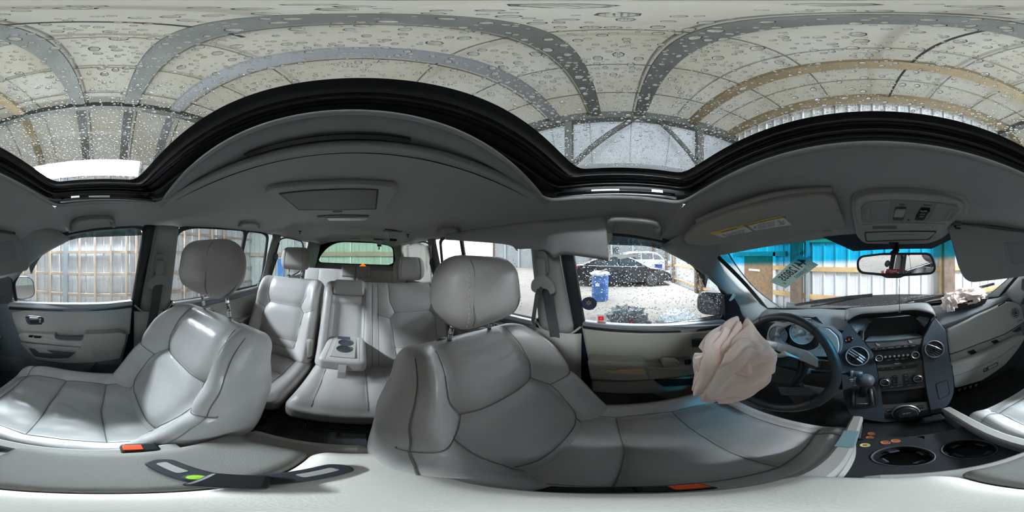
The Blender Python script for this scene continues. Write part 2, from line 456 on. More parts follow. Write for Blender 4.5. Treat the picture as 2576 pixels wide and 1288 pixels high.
box('purlin', (.42, 1.1, RH-.05), (.03, 3.6, .03), M_RUBBER, rf, 0, rot=E(0, 0, 6))
box('eave_beam', (X0, (Y0+Y1)/2, RH-.02), (.2, Y1-Y0, .3), M_BEAM, rf, 0)
box('eave_beam', (X1, (Y0+Y1)/2, RH-.06), (.16, Y1-Y0, .2), M_BEAM, rf, 0)
# open driver side: truss posts, diagonal brace, lower chord
for y in (-1.05, 1.9, -4.2):
    box('truss_post', (X0, y, RH-.95), (.16, .16, 1.9), M_BEAM, rf, 0)
def strut(name, a, b, w, m, parent): 
    a = Vector(a); b = Vector(b); return tube(name, [a, b], w/2, m, parent, seg=4)
strut('brace', (X0, -.95, RH-1.75), (X0, .35, RH-.15), .17, M_BEAM, rf)
strut('brace', (X0, 1.9, RH-1.6), (X0, .9, RH-.15), .15, M_BEAM, rf)
box('lower_chord', (X0, 4, RH-1.95), (.16, 19, .22), M_BEAML, rf, 0)
M_SIDES = thin_mat('side_sheet', (128, 133, 136), (150, 156, 160), .5)
for i in range(9):
    a = Y0+(Y1-Y0)*i/9; b = Y0+(Y1-Y0)*(i+1)/9+.02; k = .012*(i % 2)
    mk('side_sheet', [(X0-.12-k, a, RH+.1), (X0-.12-k, b, RH+.1), (X0-.75-k, b, RH-1.95), (X0-.75-k, a, RH-1.95)], [[0, 1, 2, 3]], M_SIDES, rf)
# corrugated wall builder: every sheet is a part with raised ribs
def sheet_wall(name, p0, ux, width, z0, z1, inward, sheets, m, rib=.229):
    s = struct(name, car=False); ux = Vector(ux).normalized(); iw = Vector(inward).normalized(); p0 = Vector(p0); sw = width/sheets
    base = None
    for i in range(sheets):
        if base is None:
            prof = []; x = 0
            k = max(1, round(sw/rib)); rw = sw/k
            for j in range(k):
                a = j*rw
                prof += [(a, 0), (a+rw*.36, 0), (a+rw*.40, -.006), (a+rw*.44, 0), (a+rw*.80, 0), (a+rw*.84, .026), (a+rw*.93, .026), (a+rw*.97, 0)]
            prof.append((sw-.004, 0)); vs = []; fs = []
            for (a, h) in prof: vs += [ux*a+iw*h+Vector((0, 0, z0)), ux*a+iw*h+Vector((0, 0, z1))]
            for j in range(len(prof)-1): fs.append([2*j, 2*j+2, 2*j+3, 2*j+1])
            base = mk('sheet', vs, fs, m, s, local=True); base.location = p0
        else:
            c = base.copy(); C.objects.link(c); c.parent = s; c.location = p0+ux*sw*i+iw*(.004 if i % 2 else 0)
    return s
# passenger side wall
XR = 4.25
w = sheet_wall('wall_right', (XR, -5.3, 0), (0, 1, 0), 8.4, GZ, 2.75, (-1, 0, 0), 9, M_SHEET)
for px in (14, 57, 88, 125, 200, 239, 279, 318, 358):
    p = WP(px, 700, X=XR-.12); box('stud', (XR-.1, p.y, .6), (.09, .05, 4.1), M_WOODG, w, .004)
p = WP(165, 700, X=XR-.12); box('steel_post', (XR-.11, p.y, .6), (.1, .1, 4.1), M_STEELP, w, .004)
for y in (-.8, -1.27, -1.74, -2.2, -2.7, -3.2, -3.7): box('stud', (XR-.1, y, .6), (.09, .05, 4.1), M_WOODG, w, .004)
for py in (580, 634, 690, 743, 790):
    p = WP(265, py, X=XR-.1); box('girt', (XR-.06, -1.1, p.z), (.06, 8.3, .075), M_WOODG, w, .004)
# front wall (ahead of the windscreen) and its turn on the driver side
YF = 3.05
w = sheet_wall('wall_front', (-4.2, YF, 0), (1, 0, 0), 8.45, GZ, 4.12, (0, -1, 0), 9, M_SHEET)
for py, th in ((602, .1), (678, .09), (751, .1)):
    p = WP(2110, py, Y=YF-.06); box('girt', (1.0, YF-.07, p.z), (6.2, .05, th), M_WOOD, w, .004)
p = WP(2001, 680, Y=YF-.2); box('post', (p.x, YF-.16, .5), (.2, .16, 4), M_POST, w, .006)
p = WP(2030, 680, Y=YF-.15); box('steel_post', (p.x, YF-.1, .5), (.05, .1, 4), M_STEELP, w, .003)
p = WP(2387, 680, Y=YF-.2); box('post', (p.x, YF-.16, .5), (.24, .16, 4), M_POST, w, .006)
p = WP(2371, 680, Y=YF-.15); box('stud', (p.x, YF-.1, .5), (.06, .09, 4), M_WOOD, w, .004)
a = WP(1872, 645, Y=YF-.05); b = WP(1944, 740, Y=YF-.05)
d1 = struct('door_1', car=False)
mk('door_board', [(a.x, YF-.05, a.z), (b.x, YF-.05, a.z), (b.x, YF-.05, b.z-.3), (a.x, YF-.05, b.z-.3), (a.x, YF-.01, a.z), (b.x, YF-.01, a.z), (b.x, YF-.01, b.z-.3), (a.x, YF-.01, b.z-.3)],
   [[0, 1, 2, 3], [4, 7, 6, 5], [0, 4, 5, 1], [1, 5, 6, 2], [2, 6, 7, 3], [3, 7, 4, 0]], M_OSB, d1, bevel=.006)
box('door_frame', ((a.x+b.x)/2, YF-.04, a.z+.06), (b.x-a.x+.7, .07, .11), M_WOODG, d1, .004)
box('door_frame', (b.x+.05, YF-.04, (a.z+b.z)/2-.1), (.07, .07, a.z-b.z+.4), M_SHEET, d1, .004)
p = WP(1893, 679, Y=YF-.07); box('paper_strip', (p.x+.05, YF-.065, p.z), (.36, .01, .05), M_PAPER, d1, .001)
# wall beyond the driver side window: white bays between posts
w = sheet_wall('wall_left', (-9.2, YF+.02, 0), (1, 0, 0), 4.9, GZ, 1.6, (0, -1, 0), 5, M_SHEET)
for px in (1676, 1694, 1753, 1765):
    p = WP(px, 690, Y=YF-.1); box('post', (p.x, YF-.1, .1), (.16, .14, 3.1), M_POST, w, .005)
for z in (-1.2, -.5, .2): box('girt', (-6.7, YF-.07, z), (5.1, .05, .09), M_WOOD, w, .003)
# back wall seen through the tailgate glass
w = sheet_wall('wall_back', (-2.6, -5.25, 0), (1, 0, 0), 6.9, GZ, 3.6, (0, 1, 0), 7, M_SHEETG)
box('girt', (.8, -5.17, .06), (6.8, .05, .14), M_WOODG, w, .004)
box('girt', (.8, -5.17, 1.0), (6.8, .05, .1), M_WOODG, w, .004)
for x in (-1.5, 2.0): box('post', (x, -5.12, 1), (.16, .14, 4.9), M_STEELP, w, .004)
# building across the yard
M_FAR = mat('far_grey_cladding', (128, 132, 132), .7, var=.08, vscale=1)
bd = thing('shed_building', 'long pale metal shed across the yard behind the parked black sedan', 'building', (-17, 0, GZ), car=False)
for i in range(14):
    y = -16+i*2.2
    box('wall_panel', (-17, y+1.1, GZ+1.9), (.12, 2.14, 3.8), M_FAR, bd, .01)
    box('post', (-16.85, y, GZ+1.9), (.2, .2, 3.8), M_POST if i % 3 == 0 else M_STEELP, bd, .01)
box('roof_edge', (-16.9, -.6, GZ+3.9), (.6, 31, .2), M_BEAML, bd, .02)
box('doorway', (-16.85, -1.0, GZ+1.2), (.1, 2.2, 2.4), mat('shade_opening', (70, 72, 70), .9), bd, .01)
# strip lamp on the passenger side wall
lamp_m = mat('lamp_tube', (255, 255, 255), .5, emit=((236, 246, 255), LAMP_STRENGTH))
def lampset(name, label, a, b, n_=(0, 0, -1), k_=4, m_h=M_SHEET):
    a = Vector(a); b = Vector(b); t = thing(name, label, 'lamp', (a+b)/2, car=False); d = (b-a).normalized(); mid = (a+b)/2; n_ = Vector(n_).normalized(); pr = d.cross(n_).normalized()
    Rm = Matrix((d, pr, n_)).transposed(); L = (b-a).length
    box('housing', mid-n_*.06, (L+.1, .11*k_, .05), m_h, t, .006, rot=Rm)
    for k in range(k_): o_ = pr*(k-(k_-1)/2)*.085; tube('tube', [a+o_, b+o_], .03, lamp_m, t, seg=10)
    for e in (a, b): box('end_cap', e-n_*.01, (.03, .1*k_, .09), m_h, t, .004, rot=Rm)
    strut('hanger', mid-n_*.08, mid-n_*.08+Vector((.36 if mid.x > 0 else 0, 0 if mid.x > 0 else .12, .02)), .03, m_h, t)
    return t
a = WP(92, 432, X=3.75); b = WP(350, 432, X=3.75)
zl = (a.z+b.z)/2
lampset('strip_lamp', 'bright white strip lamp over the passenger side of the car', (3.75, a.y, zl), (3.75, b.y, zl), (-.75, 0, -.6), 4)
lampset('strip_lamp', 'white strip lamp reflected in the driver side door mirror', (-7.9, 2.8, 1.25), (-5.3, 2.8, 1.25), (0, -.5, -.8), 2)
# yard things ---------------------------------------------------------------
M_SEDAN = mat('black_car_paint', (20, 22, 26), .12, coat=1.)
M_TYRE = mat('tyre_rubber', (24, 24, 25), .8)
M_RIM = mat('alloy_rim', (112, 116, 120), .45, metal=.5)
M_CARGLASS = mat('dark_car_glass', (40, 48, 54), .08, coat=1.)
def far_car(name, label, org, yaw, paint, L=4.7, H=1.45, Wd=1.8, wb=2.7, front_lamp=True, suv=False):
    """car body lofted from side profile; +y is its nose; org = ground point under the centre"""
    t = thing(name, label, 'car', org, car=False)
    o = Vector(org); Rm = E(0, 0, yaw)
    h = H/1.45
    if suv: low = [(-2.3, .45), (-2.35, .9), (-2.3, 1.15), (-1.2, 1.18), (.9, 1.1), (1.9, 1.02), (2.28, .85), (2.32, .45)]; top = [(-2.25, 1.15), (-2.1, 1.72), (-1.2, 1.8), (.2, 1.78), (.65, 1.6), (1.1, 1.12)]
    else: low = [(-2.3, .42), (-2.36, .75), (-2.3, 1.0), (-1.9, 1.05), (-1.0, .98), (.3, .95), (1.2, .92), (1.9, .80), (2.25, .62), (2.32, .38)]; top = [(-2.0, 1.02), (-1.35, 1.3), (-.75, 1.43), (-.1, 1.46), (.45, 1.34), (1.25, .93)]
    s = L/4.7
    def loft(nm, prof, base, w0, w1, mt, z0, z1):
        vs = []; n = len(prof)
        prof = crv(prof, 3, closed=False); n = len(prof)
        for (y, z) in prof:
            f = max(0, min(1, (z-z0)/(z1-z0))); ww = (w0*(1-f)+w1*f)
            for x in (-ww, -ww*.86, ww*.86, ww):
                zz = z-(.05 if abs(x) == ww else 0); vs.append(o+Rm @ Vector((x, y*s, zz*h if not suv else zz)))
        for (y, z) in prof:
            for x in (-w0, -w0, w0, w0): vs.append(o+Rm @ Vector((x, y*s, base)))
        fs = []
        for i in range(n-1):
            for k in range(3): fs.append([4*i+k, 4*i+k+1, 4*i+k+5, 4*i+k+4])
            a = 4*i; b = 4*n+4*i
            fs.append([a, a+4, b+4, b]); fs.append([a+3, a+7, b+7, b+3]); fs.append([b, b+4, b+7, b+3])
        fs.append([0, 1, 2, 3, 4*n+3, 4*n]); e = 4*(n-1); fs.append([e, e+1, e+2, e+3, 4*n+e+3, 4*n+e])
        return smooth_angle(mk(nm, vs, fs, mt, t), 32)
    hw = Wd/2
    loft('body', low, .25, hw, hw*.94, paint, .4, 1.05)
    loft('cabin', top, .9, hw*.93, hw*.72, paint, .95, 1.46 if not suv else 1.8)
    for sd in (-1, 1):
        wins = [[(-1.55, 1.03), (-1.2, 1.25), (-.75, 1.36), (-.25, 1.38), (-.25, 1.0)], [(-.17, 1.0), (-.17, 1.38), (.3, 1.3), (.98, .98)]] if not suv else [[(-2.05, 1.2), (-1.95, 1.62), (-1.0, 1.68), (-1.0, 1.2)], [(-.92, 1.2), (-.92, 1.68), (0, 1.67), (0, 1.2)], [(.08, 1.18), (.08, 1.66), (.45, 1.55), (.9, 1.17)]]
        for wp in wins:
            pts = []
            for (y, z) in rnd(wp, .06):
                f = (z-.95)/((.51 if not suv else .85)); x = sd*(hw*.93*(1-f)+hw*.72*f+.006); pts.append(o+Rm @ Vector((x, y*s, z*h if not suv else z)))
            slab('window', pts, .01, M_CARGLASS, t, .001, d=Rm @ Vector((-sd, 0, 0)))
        tube('chrome_strip', [o+Rm @ Vector((sd*hw*.955, y*s, z*h if not suv else z)) for y, z in ((-1.6, 1.0), (-.3, .975), (1.0, .945))], .014, M_CHROME, t, seg=6)
        for y in (-wb/2, wb/2):
            c = o+Rm @ Vector((sd*(hw-.1), y, .325)); axv = Rm @ Vector((sd, 0, 0))
            wh = lathe('wheel', [(.0, -.1), (.31, -.1), (.325, -.06), (.325, .07), (.30, .1), (.235, .1), (.225, .05), (0, .05)], M_TYRE, t, c, axv, 28)
            sp = []; 
            for k in range(5):
                a = 2*PI*k/5+.3; dv = Vector((0, math.cos(a), math.sin(a))); tv = Vector((0, -math.sin(a), math.cos(a)))
                for q in (-1, 1):
                    p0 = c+axv*.085+Rm @ (dv*.03+tv*.02*q); p1 = c+axv*.095+Rm @ (dv*.225+tv*.05*q)
                    tube('spoke', [p0, p1], .014, M_RIM, wh, seg=5)
            lathe('rim', [(.205, .0), (.235, .0), (.235, .015), (.205, .015)], M_RIM, wh, c+axv*.09, axv, 28)
            lathe('hub', [(0, 0), (.05, 0), (.04, .02), (0, .025)], M_RIM, wh, c+axv*.085, axv, 12)
    for sd in (-1, 1):
        box('tail_lamp', o+Rm @ Vector((sd*.72*hw/.9, -2.24*s, .9*h)), (.34, .24, .14), mat('tail_lamp_red', (190, 24, 30), .2, coat=1), t, .02, rot=Rm)
        box('head_lamp', o+Rm @ Vector((sd*.66*hw/.9, 2.12*s, .66*h)), (.36, .26, .13), mat('lamp_lens', (210, 215, 220), .1, coat=1), t, .02, rot=Rm)
    return t
far_car('sedan', 'black four-door sedan parked side-on across the yard', (-8.35, .27, GZ), 0, M_SEDAN)
far_car('pickup_suv', 'white tall car parked behind the black sedan', (-13.2, 2.6, GZ), 12, mat('white_car_paint', (170, 174, 178), .2, coat=1), suv=True, H=1.8)
M_BARREL = mat('blue_drum', (52, 92, 150), .45, var=.08, vscale=6)
def barrel(label, cx_, cy_, hgt=.88, r=.27, trash=True, m=M_BARREL, nm='barrel'):
    c = Vector((cx_, cy_, GZ)); t = thing(nm, label, 'barrel', (c.x, c.y, GZ), car=False)
    lathe('drum', [(r*.93, 0), (r, .02), (r, .26), (r*1.035, .28), (r, .30), (r, .56), (r*1.035, .58), (r, .60), (r, hgt-.02), (r*1.03, hgt), (r*.96, hgt), (r*.95, hgt-.1), (0, hgt-.1)], m, t, (c.x, c.y, GZ), seg=28)
    if trash:
        crumple('bin_liner', (c.x, c.y, GZ+hgt+.0), (r*1.12, r*1.12, .09), M_PLASTIC, t, 24, .25, 3)
        box('cardboard', (c.x+.02, c.y+.08, GZ+hgt+.1), (.22, .26, .02), M_OSB, t, .003, rot=E(12, -8, 30))
        box('paper_label', (c.x+r+.002, c.y-.05, GZ+.55), (.01, .13, .09), M_PAPER, t, .001)
    return t
def crumple(name, c, s, m, parent, n=28, amp=.3, freq=2.5, seed=0, flatb=True):
    vs = []; fs = []; c = Vector(c)
    for i in range(n+1):
        th = PI*i/n
        for j in range(2*n):
            ph = PI*j/n; d = Vector((math.sin(th)*math.cos(ph), math.sin(th)*math.sin(ph), math.cos(th)))
            q = noise.noise(d*freq+Vector((seed, seed*2.3, 0)))
            q2 = 1-abs(noise.noise(d*freq*2.4+Vector((seed+9, 3, 1))))*2
            f = 1+amp*q+amp*.45*(q2-.5)
            v = Vector((d.x*s[0]*f, d.y*s[1]*f, d.z*s[2]*f))
            if flatb and v.z < -s[2]*.6: v.z = -s[2]*.6
            vs.append(c+v)
    for i in range(n):
        for j in range(2*n): fs.append([i*2*n+j, i*2*n+(j+1) % (2*n), (i+1)*2*n+(j+1) % (2*n), (i+1)*2*n+j])
    return mk(name, vs, fs, m, parent, smooth=True)
M_PLASTIC = mat('clear_bag_plastic', (215, 220, 222), .22, var=.25, vscale=14, coat=.6)
M_PLASTICD = mat('dark_bag_plastic', (90, 96, 100), .25, var=.5, vscale=12, coat=.6)
barrel('blue drum heaped with rubbish, standing in front of the black sedan', -5.25, -.56)
barrel('blue drum by the tail of the black sedan', -8.3, -2.5, trash=False)
barrel('dark blue bin beyond the nose of the black sedan', -10.7, 2.75, trash=False, m=mat('navy_bin', (40, 52, 120), .5))
c = WP(1578, 800, Z=GZ+.16)
t = thing('rubbish_bag', 'dark glossy rubbish bag lying on the yard below the driver window', 'bag', (c.x, c.y, GZ), car=False)
crumple('bag', c, (.26, .36, .25), M_PLASTICD, t, 30, .5, 3.2, 2)
tag(crumple('red_wrapper', c+Vector((.16, .02, -.03)), (.08, .08, .06), M_RED, t, 12, .5, 3, 4), 'red wrapper on the bag')
c = WP(1640, 806, Z=GZ+.13); c.x += .12; c.y += .46
t = thing('rubbish_bag', 'clear crumpled plastic bag beside the dark rubbish bag on the yard', 'bag', (c.x, c.y, GZ), car=False)
crumple('bag', c, (.2, .34, .2), M_PLASTIC, t, 30, .5, 3.4, 5)
# blue panel seen through the rear quarter window
p = WP(706, 662, Y=-5.1)
tag(box('blue_panel', (p.x, -5.1, p.z-.3), (.24, .04, .9), mat('blue_panel', (60, 130, 205), .5), None, .004), 'narrow blue panel leaning on the back wall past the rear quarter window', 'panel')
# ================================================================ THE CAR: shell
def mir(p): return Vector((2*XC-p[0], p[1], p[2]))
def S(side, y, z, off=0.0): return Vector((XC+side*(HW(y, z)-off), y, z))
def interp(t, tab):
    if t >= tab[0][0]: return tab[0][1]
    for (a, va), (b, vb) in zip(tab[:-1], tab[1:]):
        if t >= b: f = (t-b)/(a-b); return vb+(va-vb)*f
    return tab[-1][1]
ZE = [(.5, -.09), (.4, -.03), (.33, .015), (.2, .06), (.05, .09), (-.1, .103), (-.3, .115), (-.6, .135), (-1., .152), (-1.5, .155), (-2.0, .15), (-2.45, .12)]
ZR = [(.5, .10), (.3, .165), (.2, .18), (-.2, .182), (-.3, .19), (-.5, .20), (-1., .225), (-1.5, .245), (-2.1, .245), (-2.45, .215)]
ze = lambda y: interp(y, ZE); zr = lambda y: interp(y, ZR)
def roofz(u, y): return ze(y)+(zr(y)-ze(y))*(1-min(1, abs(u))**2.7)**.62
def roofp(u, y):
    return Vector((XC+HW(y, ze(y))*u, y, roofz(u, y)))
def PC(x, y, off=0.):                         # on the cabin lining: side or ceiling, whichever the ray meets first
    d = cray(x, y); t = .05
    while t < 4:
        p = d*t
        if abs(p.x-XC) > HW(p.y, p.z)-off: break
        if p.z > 0 and p.z > roof_at(p.x, p.y)-off: break
        t += .002
    return d*t
HX = .463
yF = lambda dx: .172+.048*max(0, 1-(dx/HX)**2)
yR = lambda dx: -.185-.04*max(0, 1-(dx/HX)**2)
def roof_at(x, y):
    u = (x-XC)/HW(y, ze(y)); return roofz(u, y)
H = lambda u: Vector((XC+.645*u, .525-.13*u*u, .068-.05*u*u))
B = lambda u: Vector((XC+.72*u, .95-.13*u*u, -.325-.01*u*u))
cl = struct('ceiling')
vs = []; fs = []
def grid(n, m, f):
    b = len(vs)
    for i in range(n+1):
        for j in range(m+1): vs.append(f(i/n, j/m))
    for i in range(n):
        for j in range(m): a = b+i*(m+1)+j; fs.append([a, a+1, a+m+2, a+m+1])
us = [-1, -.985, -.96, -.92, -.87, -.8, -.73]
def rear(a, b):
    u = 2*b-1; u = math.copysign(abs(u)**.8, u)
    y0 = yR((u*.69)) if abs(u*.69) < HX else -.185
    y = y0+(-2.44-y0)*a; return roofp(u, y)
grid(46, 60, rear)
def frontp(a, b):
    u = 2*b-1; u = math.copysign(abs(u)**.8, u)
    y0 = yF(u*.69) if abs(u*.69) < HX else .172
    p = roofp(u, y0); q = H(u*1.02); r = p.lerp(q, a); r.z += .028*math.sin(PI*a)*(1-u*u*.6)
    if abs(u) > .92: r.x = XC+math.copysign(HW(r.y, r.z), u)
    return r
grid(16, 60, frontp)
for sd in (-1, 1):
    def sp(a, b, sd=sd):
        y = -.185+(.172+.185)*a; u0 = HX/HW(y, ze(y)); u = (u0+(1-u0)*b**.8); return roofp(sd*u, y)
    grid(10, 16, sp)
o = mk('headliner', vs, fs, M_LINER, cl, smooth=True)
# ---- sunroof
sun = struct('window_1')
def loop(ex, ef, er, z, n=96):
    pts = []; hx = HX+ex; k = n//4; r = .035
    for i in range(k): t = i/k; x = -hx+2*hx*t; pts.append((x, 'f'))
    out = []
    for i in range(k): x = -hx+2*hx*i/k; out.append((x, yF(min(HX, abs(x)))+ef))
    yf = .172+ef; yr = -.185-er
    for i in range(k): out.append((hx, yf+(yr-yf)*i/k))
    for i in range(k): x = hx-2*hx*i/k; out.append((x, yR(min(HX, abs(x)))-er))
    for i in range(k): out.append((-hx, yr+(yf-yr)*i/k))
    # soften the corners
    for _ in range(3): out = [((out[i-1][0]+2*out[i][0]+out[(i+1) % len(out)][0])/4, (out[i-1][1]+2*out[i][1]+out[(i+1) % len(out)][1])/4) for i in range(len(out))]
    return [Vector((XC+x, y, z+.02*(1-(x/hx)**2))) for x, y in out]
def loops(name, Ls, m, parent, closed=False, sm=False):
    vs = []; fs = []; n = len(Ls[0])
    for L in Ls: vs += L
    for i in range(len(Ls)-1):
        for k in range(n): fs.append([i*n+k, i*n+(k+1) % n, (i+1)*n+(k+1) % n, (i+1)*n+k])
    return mk(name, vs, fs, m, parent, smooth=sm)
L0 = loop(.004, .004, .004, .15)
L0 = [Vector((p.x, p.y, roof_at(p.x, p.y)-.003)) for p in L0]
loops('roof_frame', [loop(.03, .03, .03, .165), loop(.028, .03, .03, .182), loop(.012, .02, .0, .186), loop(.014, .022, .0, .196), loop(.028, .03, -.02, .2), loop(.028, .03, -.02, .214), loop(.01, .016, -.045, .217), loop(.01, .016, -.045, .226), loop(.022, .024, -.06, .23), loop(.02, .022, -.06, .238)], M_BLACK, sun)
lip = []
for p in loop(-.004, -.003, -.003, .16): lip.append(Vector((p.x, p.y, roof_at(p.x, p.y)-.001)))
tube('opening_lip', lip, .0055, M_LINER_D, sun, seg=8, closed=True)
M_SEAL = mat('seal_black', (10, 11, 12), .35)
for (ex, ef, er, z, r) in ((.006, .012, -.02, .205, .004), (-.004, .006, -.055, .228, .0045)):
    tube('seal', loop(ex, ef, er, z), r, M_SEAL, sun, seg=8, closed=True)
M_GLASS = glass_mat('clear_glass', (241, 243, 243), .08)
M_SUNG = glass_mat('sunroof_glass', (212, 213, 211), .08)
loops('glass_border', [loop(.035, .03, -.05, .2425), loop(-.018, -.006, -.088, .2425)], M_BLACK, sun)
Lg = loop(-.016, -.004, -.086, .2445); vs = list(Lg); fs = []
# glass as rings shrinking to the middle so that it keeps the crown of the roof
n = len(Lg); c0 = sum(Lg, Vector())/n; vs = []; fs = []
for k in range(8):
    f = 1-k/8
    for p in loop(.03, .026, -.045, .2445):
        x = c0.x+(p.x-c0.x)*f; y = c0.y+(p.y-c0.y)*f; vs.append(Vector((x, y, .2445+.02*(1-((x-XC)/.49)**2))))
for i in range(7):
    for k in range(n): fs.append([i*n+k, i*n+(k+1) % n, (i+1)*n+(k+1) % n, (i+1)*n+k])
fs.append([7*n+k for k in range(n)])
mk('pane', vs, fs, M_SUNG, sun, smooth=True)
# rain beads on the roof glass
pts = []; rr = []; nn = []
def glassz(x): return .246+.02*(1-((x-XC)/.49)**2)
cells = {}
def addrop(x, y, r):
    key = (int(x/.008), int(y/.008))
    for i in (-1, 0, 1):
        for j in (-1, 0, 1):
            for (a, b, q) in cells.get((key[0]+i, key[1]+j), ()):
                if (a-x)**2+(b-y)**2 < (q+r)**2*1.05: return
    cells.setdefault(key, []).append((x, y, r)); pts.append(Vector((x, y, glassz(x)))); rr.append(r); nn.append((0, 0, 1))
for i in range(10500):
    x = XC+random.uniform(-.445, .445); y = random.uniform(-.14, .215)
    r = random.choice((.0008, .0009, .0011, .0013, .0015, .0018, .0021, .0025)) if i > 650 else random.uniform(.0024, .0042)
    dx = x-XC
    if y > yF(dx)-.006 or y < yR(dx)+.09: continue
    addrop(x, y, r)
for i in range(7000):                      # fine spray towards the two sides
    sd = random.choice((-1, 1)); x = XC+sd*(.445-abs(random.gauss(0, .06))); y = random.uniform(-.135, .185)
    if abs(x-XC) > .445: continue
    addrop(x, y, random.uniform(.0005, .001))
drops('rain_beads', pts, rr, nn, sun, M_WATER)
# sunshade panel behind the glass
vs = []; fs = []
def shade(a, b):
    u = 2*a-1; x = u*(HX+.01); y0 = -.158-.03*u*u; y1 = yR(min(abs(x), HX))-.03
    y = y0+(y1-y0)*b; return Vector((XC+x, y, .196+.004*b-.028*u*u-(.006 if 0 < b < .5 else 0)))
grid(40, 8, shade)
ss = thing('sunshade_panel', 'grey sliding sunshade panel half under the rear edge of the glass roof', 'sunshade', (XC, -.19, .19))
mk('panel', vs, fs, M_LINER_D, ss, smooth=True, solid=.006)
tube('panel_edge', [shade(i/40, 0)+Vector((0, 0, -.003)) for i in range(41)], .0042, M_LINER, ss)
slab('pull_slot', [Vector((XC-.13+i, -.197-j, .186-.004)) for i, j in rnd([(0, 0), (.24, 0), (.24, .012), (0, .012)], .005)], .003, M_BLACK, ss, .001, d=(0, 0, 1))
# runner rails along both sides of the opening
for sd, nm in ((-1, 'driver'), (1, 'passenger')):
    x = XC+sd*(HX+.002)
    tr = struct('trim_%d' % (1 if sd < 0 else 2))
    tube('runner_rail', [(x, y, .172) for y in np.linspace(-.16, .15, 8)], .0035, M_SILVER, tr, seg=8)
    tube('runner_groove', [(x+sd*.012, y, .187) for y in np.linspace(-.16, .15, 8)], .004, M_BLACKG, tr, seg=8)
    box('clip', (x+sd*.006, .02 if sd > 0 else -.03, .186), (.01, .07, .006), M_SILVER, tr, .001)
    box('clip', (x+sd*.006, .10, .188), (.008, .03, .008), M_CHROME, tr, .001)
# ---- windscreen
wb = struct('window_2')
vs = []; fs = []
def wsp(a, b, off=0.):
    u = (2*a-1); p = H(u).lerp(B(u), b); p += Vector((0, .018*math.sin(PI*b)*(1-u*u), .018*math.sin(PI*b))); return p+Vector((0, .7, .7))*off
grid(28, 14, lambda a, b: wsp(a, b*1.06))
M_WIND = glass_mat('windscreen_glass', (243, 245, 246), .06, band=(-.006, -.036, (30, 172, 214)))
mk('pane', vs, fs, M_WIND, wb, smooth=True, local=True)
vs = []; fs = []
grid(30, 3, lambda a, b: wsp(a, .93+.1*b, -.004)); mk('lower_black_band', vs, fs, M_BLACK, wb)
vs = []; fs = []                            # dotted shade behind the mirror
M_FRIT = mat('dotted_frit', (20, 40, 50), .5)
nfx = 0
grid(12, 4, lambda a, b: wsp(.5+(a-.5)*(.36-.14*b), -.02+.15*b, -.003)); mk('dotted_frit', vs, fs, M_FRIT, wb)
for sd in (0, 1):
    vs = []; fs = []
    grid(2, 14, lambda a, b, sd=sd: wsp((a*.018) if sd == 0 else 1-a*.018, b*1.04, -.004)); mk('side_black_band', vs, fs, M_BLACK, wb)
pts = []; rr = []; nn = []
for i in range(1500):
    a = random.random(); b = 1-abs(random.gauss(0, .05))-.03
    if random.random() < .25: b = random.uniform(.1, .95)
    pts.append(wsp(a, b, .003)); rr.append(random.uniform(.0008, .002)); nn.append((0, .7, .7))
drops('rain_beads', pts, rr, nn, wb, M_WATER, seg=6)
# ---- A pillars
Ad = [Vector((-.50, .34, .15)), P(1822, 616, Y=.40), P(1836, 645, Y=.49), P(1862, 683, Y=.62), P(1900, 727, Y=.76), P(1965, 776, Y=.95)]
Bd = [PS(1655, 622, -.03), PS(1690, 640, .01), PS(1735, 664, .01), PS(1785, 702, .01), PS(1835, 752, .01), PS(1880, 815, .02)]
def loft2(name, A, Bc, bulge, m, parent, n=10, k=12):
    A = resamp_open(A, n); Bc = resamp_open(Bc, n); vs2 = []; fs2 = []
    for i in range(n):
        for j in range(k+1):
            t = j/k; p = A[i].lerp(Bc[i], t); c = -Vector((p.x-XC, p.y, 0)).normalized(); vs2.append(p+c*bulge*math.sin(PI*t)**.7)
    for i in range(n-1):
        for j in range(k): a = i*(k+1)+j; fs2.append([a, a+1, a+k+2, a+k+1])
    return mk(name, vs2, fs2, m, parent, smooth=True, solid=.004)
def resamp_open(pts, n):
    pts = [Vector(p) for p in crv([tuple(p) for p in pts], 6, closed=False)]; L = [0.]
    for a, b in zip(pts[:-1], pts[1:]): L.append(L[-1]+(b-a).length)
    out = []; j = 0
    for i in range(n):
        s = L[-1]*i/(n-1)
        while j < len(pts)-2 and L[j+1] < s: j += 1
        out.append(pts[j].lerp(pts[j+1], min(1, (s-L[j])/max(L[j+1]-L[j], 1e-9))))
    return out
M_PILL_A = mat('pillar_a_grey', (146, 150, 148), .7, bump=.15, bscale=700)
for sd, nm in ((-1, 'trim_3'), (1, 'trim_4')):
    t = struct(nm)
    f = (lambda p: Vector(p)) if sd < 0 else mir
    loft2('pillar_cover', [f(p) for p in Ad], [f(p) for p in Bd], .035, M_PILL_A, t, 14)
    tube('windscreen_seal', [f(p) for p in resamp_open(Ad[1:], 14)], .005, M_RUBBER, t)
    if sd < 0:
        q = [PL(x, y, Ad[2]*.3+Bd[3]*.7+Vector((.03, -.03, 0)), (.8, -.6, .1)) for x, y in ((1807, 663), (1816, 648), (1824, 658), (1818, 676))]
        tube('pillar_emblem', q, .0009, M_PILLAR, t, seg=6, closed=True)
